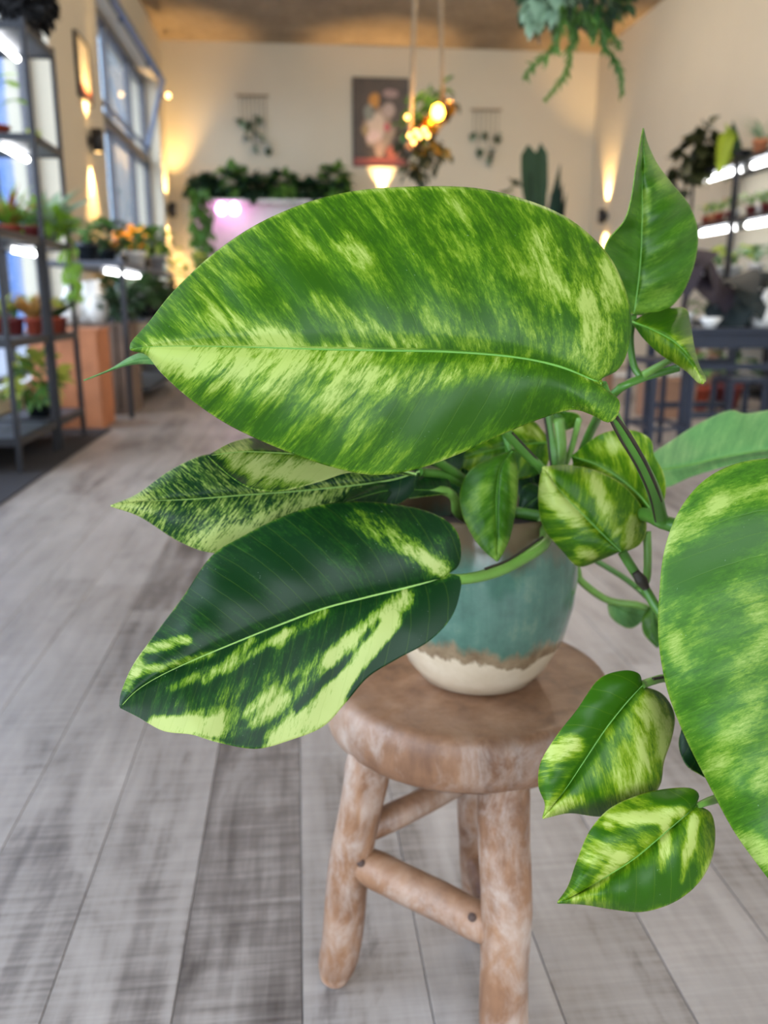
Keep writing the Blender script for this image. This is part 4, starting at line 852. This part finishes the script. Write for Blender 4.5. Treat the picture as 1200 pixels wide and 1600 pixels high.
# ------------------------------------------------------------------ plant alcove with pink grow lamps, back left
a = ony(300, 305, BY - 0.35)
t = thing('plant_alcove', 'white open alcove shelf under trailing greenery at the back wall', 'shelf', (0, 0, 0)); AX0, AX1, AZ = a.x, 0.75, a.z - 0.045
box('top_shelf', AX0, AX1, BY - 0.42, BY - 0.005, AZ - 0.03, AZ, 'white', t); box('back_panel', AX0 + 0.03, AX1 - 0.03, BY - 0.03, BY - 0.006, 0.75, AZ - 0.03, 'white', t)
box('side_panel', AX0, AX0 + 0.03, BY - 0.42, BY - 0.005, 0.001, AZ - 0.03, 'white', t); box('side_panel', AX1 - 0.03, AX1, BY - 0.42, BY - 0.005, 0.001, AZ - 0.03, 'white', t)
box('counter', AX0 + 0.03, AX1 - 0.03, BY - 0.42, BY - 0.031, 0.72, 0.75, 'cratedark', t)
for k, px_ in enumerate((346, 366)):
    q = ony(px_, 327, BY - 0.3); g = thing('grow_lamp', ('left', 'right')[k] + ' one of the two round pink grow lamps in the alcove', 'lamp', q, 'pink grow lamps')
    lathe('globe', [(0.0, -0.07), (0.04, -0.055), (0.07, 0.0), (0.045, 0.055), (0.02, 0.075), (0.0, 0.075)], 'pinklamp', g, 16, cap=False); tube('cord', [(0, 0, 0.07), (0, 0, AZ - 0.0315 - q.z)], 0.006, 'black', g, 6)
for k in range(6):
    x_ = AX0 + 0.15 + k * 0.32; t = potted('trailing_ivy', ('leafy trailing plant at the left end of the alcove top', 'second trailing plant from the left on the alcove top', 'third trailing plant from the left on the alcove top', 'fourth trailing plant from the left on the alcove top', 'fifth trailing plant from the left on the alcove top', 'sixth trailing plant on the alcove top half behind the huge leaf')[k], (x_, BY - 0.30, AZ), 0.08, 0.12, 'darkpot', 'trailing plants on the alcove top')
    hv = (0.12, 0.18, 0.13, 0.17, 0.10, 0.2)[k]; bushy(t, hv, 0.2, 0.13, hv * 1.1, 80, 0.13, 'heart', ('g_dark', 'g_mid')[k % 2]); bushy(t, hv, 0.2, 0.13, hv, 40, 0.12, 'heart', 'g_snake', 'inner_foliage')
    if k == 0:
        it = [(Vector((RN.uniform(-0.14, 0.06), -0.16 + RN.uniform(-0.05, 0.05), 0.1 - 0.9 * RN.random())), Vector((RN.uniform(-1, 1), -0.6, -0.6)), 0.12, RN.uniform(-1, 1)) for _ in range(150)]
        leaves_mesh('hanging_foliage', it, 'heart', 'g_mid', t)
t = potted('corner_plant', 'yellow green leafy plant in the far left corner by the sconce', (-1.27, 10.75, 0.0), 0.12, 0.28, 'greypot'); stemmed(t, 0.27, 22, 0.10, 1.1, 0.18, 'oval', 'g_yellow')

# ------------------------------------------------------------------ pendant planter with lit bulbs
pq = ony(668, 205, 5.6)
t = thing('pendant_planter_lamp', 'hanging lamp of amber glass and greenery with glowing bulbs', 'pendant lamp', pq)
u, v_ = ony(640, 228, 5.55) - pq, ony(692, 165, 5.65) - pq
d_ = (v_ - u).normalized()
tube('log', [u - d_ * 0.03, u, v_, v_ + d_ * 0.03], [0.02, 0.03, 0.03, 0.02], 'cratedark', t, 10)
top1, top2 = ony(661, 0, 5.55) - pq, ony(676, 0, 5.65) - pq
for q, w0 in ((u, top1), (v_, top2)):
    zc = CZ - pq.z - 0.001; tube('cord', [tuple(q), (w0.x, w0.y, zc)], 0.014, 'brass', t, 6)
tube('ceiling_plate', [(top1.x + 0.02, top1.y + 0.05, CZ - pq.z - 0.03), (top1.x + 0.02, top1.y + 0.05, CZ - pq.z - 0.002)], 0.06, 'black', t, 14)
bq = ony(684, 177, 5.5) - pq; tube('glass_cylinder', [ony(671, 197, 5.46) - pq, ony(699, 165, 5.52) - pq], 0.062, 'amber', t, 20)
lathe('bulb', [(0.0, -0.04), (0.025, -0.03), (0.04, 0.0), (0.03, 0.035), (0.012, 0.05), (0, 0.05)], 'bulb', t, 16, bq, cap=False)
pl = bpy.data.lights.new('pendant_light', 'POINT'); pl.energy = 18; pl.color = (1.0, 0.62, 0.25); pl.shadow_soft_size = 0.05
po = bpy.data.objects.new('pendant_light', pl); COL.objects.link(po); po.parent = t; po.location = bq + Vector((0, -0.12, 0.0))
for (x_, y_) in ((650, 206), (663, 203), (656, 213), (640, 212), (673, 191), (668, 212), (636, 183), (646, 222)):
    lathe('small_bulb', [(0.0, -0.018), (0.016, 0.0), (0.0, 0.018)], 'fairy', t, 12, ony(x_, y_, 5.45) - pq, cap=False)
it = []
for (x_, y_, r_, n_) in ((682, 150, 0.10, 46), (655, 175, 0.10, 40), (640, 205, 0.10, 40), (665, 235, 0.12, 50), (700, 160, 0.06, 20), (655, 262, 0.10, 44), (690, 230, 0.07, 20)):
    c0 = ony(x_, y_, 5.66) - pq
    for _ in range(n_): d = rdir(-1, 1); it.append((c0 + d * r_ * RN.uniform(0.2, 1), d + Vector((0, 0, -0.6)), RN.uniform(0.05, 0.09), RN.uniform(-1, 1)))
leaves_mesh('foliage', it[:106], 'oval', 'g_mid', t); leaves_mesh('foliage', it[106:], 'oval', 'g_olive', t)

# ------------------------------------------------------------------ hanging basket, top right
hq = ony(900, 8, 2.35)
t = thing('hanging_basket', 'hanging pot of trailing succulent strands at the top right', 'hanging plant', (hq.x, hq.y, hq.z + 0.06))
lathe('pot', [(0.0, 0.0), (0.07, 0.0), (0.10, 0.09), (0.105, 0.13), (0.095, 0.13), (0.085, 0.11), (0, 0.11)], 'greypot', t, 24, cap=False)
for a_ in (0.3, 2.4, 4.5): tube('cord', [(0.1 * math.cos(a_), 0.1 * math.sin(a_), 0.125), (0, 0, 0.6)], 0.004, 'brass', t, 5)
tube('cord', [(0, 0, 0.6), (0, 0, CZ - hq.z - 0.061)], 0.004, 'brass', t, 5)
T0 = Vector((hq.x, hq.y, hq.z + 0.06))
def strand(pts, Y, size, mat='g_mid', shape='lance', step=0.010, den=5):
    P = [ony(x_, y_, Y) - T0 for (x_, y_) in pts]; ln = sum((P[i + 1] - P[i]).length for i in range(len(P) - 1)); n_ = max(6, int(ln / step)); Q = [Vector(q) for q in cr(P, n_)]
    tube('strand', Q, 0.004, 'g_mid', t, 5); it_ = []
    for i in range(n_ - 1):
        tg = (Q[i + 1] - Q[i]).normalized()
        for _ in range(den): it_.append((Q[i], tg * 0.8 + rdir(-1, 1), 1.15 * size * RN.uniform(0.7, 1.2) * (1 - 0.55 * i / n_), RN.uniform(-1, 1)))
    leaves_mesh('strand_leaves', it_, shape, mat, t)
strand([(880, 5), (872, 50), (868, 72), (850, 90), (828, 108), (818, 124)], 2.3, 0.034)
strand([(898, 10), (896, 50), (890, 90), (880, 118), (864, 142), (850, 158)], 2.36, 0.03)
strand([(925, 5), (940, 45), (948, 75), (962, 95), (972, 120), (971, 150)], 2.3, 0.036)
strand([(915, 10), (925, 45), (930, 65)], 2.3, 0.032, 'g_mid'); strand([(955, 0), (965, 25), (968, 34)], 2.4, 0.036); strand([(945, 40), (960, 60), (972, 78)], 2.42, 0.026)
strand([(940, -10), (965, 0), (984, 3)], 2.4, 0.03)
strand([(840, -10), (828, 10), (832, 40)], 2.25, 0.06, 'g_grey', 'oval', 0.02, 3); strand([(862, -10), (868, 10), (862, 22)], 2.2, 0.06, 'g_grey', 'oval', 0.02, 3)
strand([(850, 20), (848, 45), (836, 56)], 2.4, 0.04, 'g_olive', 'lance', 0.02, 3)
bushy(t, -0.01, 0.15, 0.13, 0.09, 260, 0.045, 'oval', 'g_dark')

# ------------------------------------------------------------------ snake plants behind the huge leaf, on a plant stand
q = ony(838, 300, 6.2)
st = thing('plant_stand', 'tall black plant stand behind the huge leaf', 'plant stand', (q.x, q.y, 0)); TZ = q.z - 0.30
lathe('top', [(0.0, TZ - 0.03), (0.2, TZ - 0.03), (0.2, TZ), (0.0, TZ)], 'black', st, 24, cap=False)
for a_ in (0.4, 2.5, 4.6): tube('leg', [(0.15 * math.cos(a_), 0.15 * math.sin(a_), TZ - 0.03), (0.2 * math.cos(a_), 0.2 * math.sin(a_), 0.004)], 0.014, 'black', st, 8)
t = potted('snake_plant', 'broad dark green paddle-leaved snake plant behind the huge leaf', (q.x, q.y, TZ), 0.09, 0.14, 'greypot'); o_ = Vector((q.x, q.y, TZ))
for (x0_, x1_, y1_, w_) in ((826, 824, 226, 1.0), (842, 844, 224, 0.72), (834, 833, 262, 0.9), (846, 850, 290, 0.7)):
    b0 = Vector((ony(x0_, 420, 6.2).x - q.x, RN.uniform(-0.02, 0.02), 0.12)); e0 = ony(x1_, y1_, 6.2) - o_; L_ = (e0 - b0).length
    o = put_leaf(t, 'paddle', 'g_snake', b0, e0 - b0, L_, 0.0); o.matrix_local = o.matrix_local @ Matrix.Diagonal((0.55 * w_, 1, 0.6, 1)) ; o.matrix_local = Matrix.Translation(b0) @ (basis(e0 - b0, Vector((0, -1, 0))) * L_).to_4x4() @ Matrix.Diagonal((0.62 * w_, 1, 0.6, 1))
t = potted('spiky_snake_plant', 'thin spiky grey snake plant right of the paddle-leaved one', (q.x + 0.19, q.y + 0.25, TZ - 0.3), 0.08, 0.14, 'greypot'); o_ = Vector((q.x + 0.19, q.y + 0.25, TZ - 0.3))
for (x1_, y1_) in ((873, 255), (868, 290), (884, 300), (862, 300), (878, 285)):
    e0 = ony(x1_, y1_, 6.45) - o_; b0 = Vector((e0.x * 0.2 + 0.02, 0, 0.12)); put_leaf(t, 'spear', 'g_snake', b0, e0 - b0, (e0 - b0).length, 0.3)
st2 = thing('side_table', 'small black side table under the spiky snake plant', 'table', (q.x + 0.19, q.y + 0.25 + 0.05, 0))
lathe('top', [(0.0, TZ - 0.33), (0.12, TZ - 0.33), (0.12, TZ - 0.3), (0.0, TZ - 0.3)], 'black', st2, 20, cap=False); tube('leg', [(0, 0, 0.012), (0, 0, TZ - 0.33)], 0.02, 'black', st2, 8); lathe('base', [(0, 0), (0.12, 0), (0.1, 0.012), (0, 0.012)], 'black', st2, 20, cap=False)
q3 = ony(792, 300, 9.0)
t = potted('back_wall_plant', 'fine green plant against the back wall beside the snake plant', (q3.x, 9.0, 0), 0.18, 0.35, 'greypot'); stemmed(t, 0.33, 18, 0.2, q3.z - 0.2, 0.26, 'oval', 'g_dark')

# ------------------------------------------------------------------ right wall rack with LED tubes
RK0, RK1 = 3.50, RX - 0.02
for k, (y0_, y1_, lb) in enumerate(((6.86, 7.62, 'far bay of the black metal rack on the right wall'), (6.06, 6.83, 'near bay of the black metal rack on the right wall'))):
    t = rack('display_rack', lb, RK0, RK1, y0_, y1_, [0.12, 0.50, 0.93, 1.385, 1.83], 1.90, None, None, 'shelfgrey', 'rack bays on the right wall')
    for j, z in enumerate((1.83, 1.385)):
        led('white LED tube under the %s shelf of the right rack, %s bay' % (('top', 'second')[j], ('far', 'near')[k]), (RK0 + 0.1, y0_ + 0.05, z - 0.055), (RK0 + 0.1, y1_ - 0.08, z - 0.055), 0.022)
t = potted('dark_bushy_plant', 'big dark olive bushy plant on top of the right rack', (3.62, 7.5, 1.83), 0.12, 0.15, 'darkpot'); o_ = Vector((3.62, 7.5, 1.83))
for (x_, y_, n_) in ((1078, 240, 22), (1100, 228, 24), (1112, 250, 28), (1090, 262, 26), (1068, 262, 14), (1130, 248, 20), (1098, 207, 7), (1070, 285, 9)):
    c0 = ony(x_, y_, 7.45) - o_
    for _ in range(n_):
        d = rdir(-1, 1); put_leaf(t, 'heart', 'g_olive', c0 + d * 0.07, d + Vector((0, -0.4, -0.3)), RN.uniform(0.10, 0.15), RN.uniform(-1, 1))
    tube('branch', [(0, 0, 0.13), (c0.x * 0.4, c0.y * 0.4, 0.13 + (c0.z - 0.13) * 0.6), tuple(c0)], 0.008, 'g_olive', t, 5)
t = potted('arrow_leaf_plant', 'plant with upright lime green arrow-shaped leaves on the right rack', (3.62, 6.98, 1.83), 0.07, 0.09, 'darkpot'); o_ = Vector((3.62, 6.98, 1.83))
for (x0_, y0_, x1_, y1_, m_) in ((1136, 205, 1124, 268, 'g_lime'), (1142, 240, 1128, 262, 'g_lime'), (1150, 232, 1136, 198, 'g_lime'), (1148, 245, 1146, 196, 'g_dark'), (1152, 245, 1158, 225, 'g_dark')):
    b0, e0 = ony(x0_, y0_, 6.95) - o_, ony(x1_, y1_, 6.9) - o_; tube('petiole', [(0, 0, 0.08), tuple(b0)], 0.004, 'petiole', t, 5)
    o = put_leaf(t, 'arrow', m_, b0, e0 - b0, (e0 - b0).length * 1.1); o.matrix_local = Matrix.Translation(b0) @ (basis(e0 - b0, Vector((-0.4, -1, 0))) * (e0 - b0).length * 1.15).to_4x4() @ Matrix.Diagonal((0.40, 1, 1, 1))
t = potted('air_plant_pot', 'spindly grass plant in a terracotta pot on top of the right rack near bay', (3.60, 6.68, 1.83), 0.06, 0.12, 'terralight'); grassy(t, 0.1, 1.1, 22, 0.23, 'g_grey')
rowr = [(7.5, 'terra', 'g_mid', 'small plant in a terracotta pot at the far end of the lit right shelf'), (7.38, 'terralight', 'g_yellow', 'pale succulent in a light terracotta pot on the lit right shelf'), (7.2, 'terra', 'g_bright', 'spreading bright plant in a low terracotta pot on the lit right shelf'), (7.05, 'terradark', 'g_red', 'reddish plant in a maroon pot on the lit right shelf'),
        (6.93, 'white', 'g_mid', 'tall-leaved plant in a white pot beside the right rack post'), (6.7, 'terradark', 'g_bright', 'bright plant in a maroon pot on the near bay'), (6.58, 'white', 'g_mid', 'small plant in a white cup on the near bay'), (6.46, 'terradark', 'g_mid', 'green plant in a red pot on the near bay'), (6.33, 'terra', 'g_yellow', 'yellowish plant in a terracotta pot on the near bay')]
for (y_, pm_, m_, lb) in rowr:
    t = potted('shelf_seedling', lb, (3.575 + RN.uniform(0, 0.05), y_, 1.385), 0.042, 0.08, pm_, 'small pots on the lit right shelf'); stemmed(t, 0.07, 9, 0.06, 0.12, 0.055, 'oval', m_)
low = [(7.52, 'g_olive', 'olive trailing plant at the far end under the second right LED', 0.14), (7.2, 'g_grey', 'pale silver-leaved plant under the second right LED', 0.16), (6.95, 'g_lime', 'lime green leafy plant under the second right LED', 0.18), (6.6, 'g_mid', 'green leafy plant on the near bay third shelf', 0.16), (6.3, 'g_grey', 'pale green plant at the near end of the third right shelf', 0.16)]
for (y_, m_, lb, hh) in low:
    t = potted('shelf_foliage_plant', lb, (3.62, y_, 0.93), 0.06, 0.10, 'white', 'leafy plants on the right rack third shelf'); stemmed(t, 0.09, 14, 0.11, hh, 0.10, 'oval', m_)
for k, (y_, m_) in enumerate(((7.4, 'g_mid'), (7.0, 'g_bright'), (6.5, 'g_bright'))):
    t = potted('lower_shelf_plant', ('green plant on the fourth right shelf, far bay end', 'bright plant on the fourth right shelf beside the post', 'bright plant on the fourth right shelf, near bay')[k], (3.64, y_, 0.50), 0.07, 0.12, 'white', 'plants on the right rack fourth shelf'); stemmed(t, 0.1, 10, 0.1, 0.15, 0.1, 'oval', m_)

# ------------------------------------------------------------------ navy table with dark plants, and what stands round it
t = thing('navy_table', 'navy painted square table with slatted stretchers on the right', 'table', (0, 0, 0)); NX0, NX1, NY0, NY1, NZ = 1.90, 2.42, 4.05, 4.55, 0.605
box('table_top', NX0, NX1, NY0, NY1, NZ - 0.03, NZ, 'navy', t, 0.003)
box('apron', NX0 + 0.03, NX1 - 0.03, NY0 + 0.02, NY0 + 0.04, NZ - 0.1, NZ - 0.031, 'navy', t); box('apron', NX0 + 0.03, NX1 - 0.03, NY1 - 0.04, NY1 - 0.02, NZ - 0.1, NZ - 0.031, 'navy', t)
for xx in (NX0 + 0.01, NX1 - 0.045):
    for yy in (NY0 + 0.01, NY1 - 0.045): box('leg', xx, xx + 0.035, yy, yy + 0.035, 0.001, NZ - 0.031, 'navy', t)
for zz in (0.16, 0.40):
    for yy in (NY0 + 0.015, NY1 - 0.04): box('stretcher', NX0 + 0.046, NX1 - 0.046, yy, yy + 0.022, zz, zz + 0.03, 'navy', t)
# navy bar chair left of it
def navy_chair(label, x0, y0, w, d, zs, zb):
    t = thing('metal_stool', label, 'stool', (0, 0, 0), 'navy metal stools')
    box('seat', x0, x0 + w, y0, y0 + d, zs - 0.025, zs, 'navy', t, 0.003)
    for xx in (x0, x0 + w - 0.022):
        for yy in (y0, y0 + d - 0.022): box('leg', xx, xx + 0.022, yy, yy + 0.022, 0.001, zs - 0.026, 'navy', t)
    for zz in zb:
        for yy in (y0 + 0.002, y0 + d - 0.02): box('rung', x0 + 0.023, x0 + w - 0.023, yy, yy + 0.016, zz, zz + 0.018, 'navy', t)
        for xx in (x0 + 0.002, x0 + w - 0.018): box('rung', xx, xx + 0.016, y0 + 0.023, y0 + d - 0.023, zz, zz + 0.018, 'navy', t)
    return t
c_ = onz(1012, 712, 0); navy_chair('navy metal stool in front of the cardboard box on the right', c_.x, c_.y, 0.21, 0.34, 0.46, (0.12,))
c_ = onz(1086, 690, 0); navy_chair('navy metal stool standing before the navy table', c_.x + 0.02, c_.y - 0.28, 0.20, 0.2, 0.36, (0.1,))
c_ = onz(1015, 655, 0)
t = thing('cardboard_box', 'brown cardboard box on the floor behind the navy stool', 'box', (c_.x + 0.0, c_.y, 0)); box('carton', 0, 0.30, 0, 0.25, 0.001, 0.24, 'carton', t, 0.003)
for y_ in (0.0, 0.127): box('flap', 0.002, 0.298, y_ + 0.002, y_ + 0.121, 0.2415, 0.246, 'carton', t)
c_ = onz(990, 640, 0)
t = thing('plant_bench', 'dark wooden plant bench behind the navy stools', 'bench', (c_.x - 0.1, c_.y + 0.35, 0)); box('top', 0, 0.9, 0, 0.4, 0.56, 0.6, 'black', t, 0.003)
for xx in (0.02, 0.82):
    for yy in (0.02, 0.32): box('leg', xx, xx + 0.06, yy, yy + 0.06, 0.001, 0.559, 'carton', t)
box('lower_shelf', 0.08, 0.82, 0.03, 0.37, 0.2, 0.22, 'white', t)
zt_ = NZ
t = potted('rubber_plant', 'glossy black-green large-leaved plant on the navy table', (2.20, 4.3, zt_), 0.075, 0.11, 'darkpot'); o_ = Vector((2.20, 4.3, zt_))
for (x_, y_, s_) in ((1165, 440, 0.17), (1150, 430, 0.16), (1180, 450, 0.15), (1135, 450, 0.15), (1160, 470, 0.17), (1145, 490, 0.15), (1170, 480, 0.13), (1128, 475, 0.13), (1185, 425, 0.13), (1155, 500, 0.14)):
    c0 = ony(x_, y_, 4.25 + RN.uniform(-0.08, 0.08)) - o_; tube('petiole', [(0, 0, 0.1), (c0.x * 0.4, c0.y * 0.4, 0.1 + (c0.z - 0.1) * 0.6), tuple(c0)], 0.005, 'g_blackish', t, 5)
    put_leaf(t, 'heart', 'g_blackish', c0, Vector((RN.uniform(-0.6, 0.6), -0.5, RN.uniform(-0.9, -0.1))), s_ * 1.3, RN.uniform(-0.4, 0.4))
t = potted('purple_leaf_plant', 'plum-black broad-leaved plant at the left of the navy table', (1.985, 4.28, zt_), 0.05, 0.07, 'white'); o_ = Vector((1.985, 4.28, zt_))
for (x_, y_, s_) in ((1085, 410, 0.17), (1100, 400, 0.15), (1075, 425, 0.14), (1105, 425, 0.15), (1090, 440, 0.14), (1118, 455, 0.13)):
    c0 = ony(x_, y_, 4.25 + RN.uniform(-0.05, 0.05)) - o_; tube('petiole', [(0, 0, 0.06), (c0.x * 0.3, 0, 0.06 + (c0.z - 0.06) * 0.6), tuple(c0)], 0.003, 'g_purple', t, 5)
    put_leaf(t, 'heart', 'g_purple', c0 + Vector((0, 0, 0.03)), Vector((RN.uniform(-0.6, 0.5), -0.5, RN.uniform(-1.0, -0.3))), s_ * 1.35, RN.uniform(-0.4, 0.4))
t = thing('white_bowl', 'white ceramic bowl on the navy table beneath the plum-black plant', 'bowl', (2.06, 4.14, zt_ + 0.0006)); lathe('bowl_body', [(0, 0), (0.025, 0), (0.055, 0.05), (0.05, 0.05), (0.02, 0.008), (0, 0.008)], 'white', t, 20, cap=False); lathe('foot_ring', [(0.02, 0.0005), (0.028, 0.0005), (0.026, 0.006), (0.02, 0.006)], 'white', t, 20)
t = thing('white_pitcher', 'pale bulbous pitcher at the right end of the navy table', 'pitcher', (2.36, 4.2, zt_ + 0.0006)); lathe('body', [(0, 0), (0.045, 0), (0.06, 0.05), (0.04, 0.12), (0.03, 0.16), (0.036, 0.19), (0.03, 0.19), (0.024, 0.16), (0, 0.15)], 'white', t, 20, cap=False)
tube('handle', [(0.034, 0, 0.17), (0.075, 0, 0.15), (0.07, 0, 0.08), (0.055, 0, 0.06)], 0.006, 'white', t, 8, 12)
for k, (x_, y_, m_, pm_) in enumerate(((1085, 628, 'g_mid', 'terra'), (1135, 625, 'g_dark', 'terradark'))):
    c_ = onz(x_, y_ + 12, 0); t = potted('floor_plant', ('terracotta potted plant on the floor behind the navy stools', 'maroon potted dark plant on the floor under the right rack')[k], (c_.x, c_.y, 0), 0.1, 0.17, pm_); stemmed(t, 0.15, 12, 0.12, 0.25, 0.14, 'oval', m_)
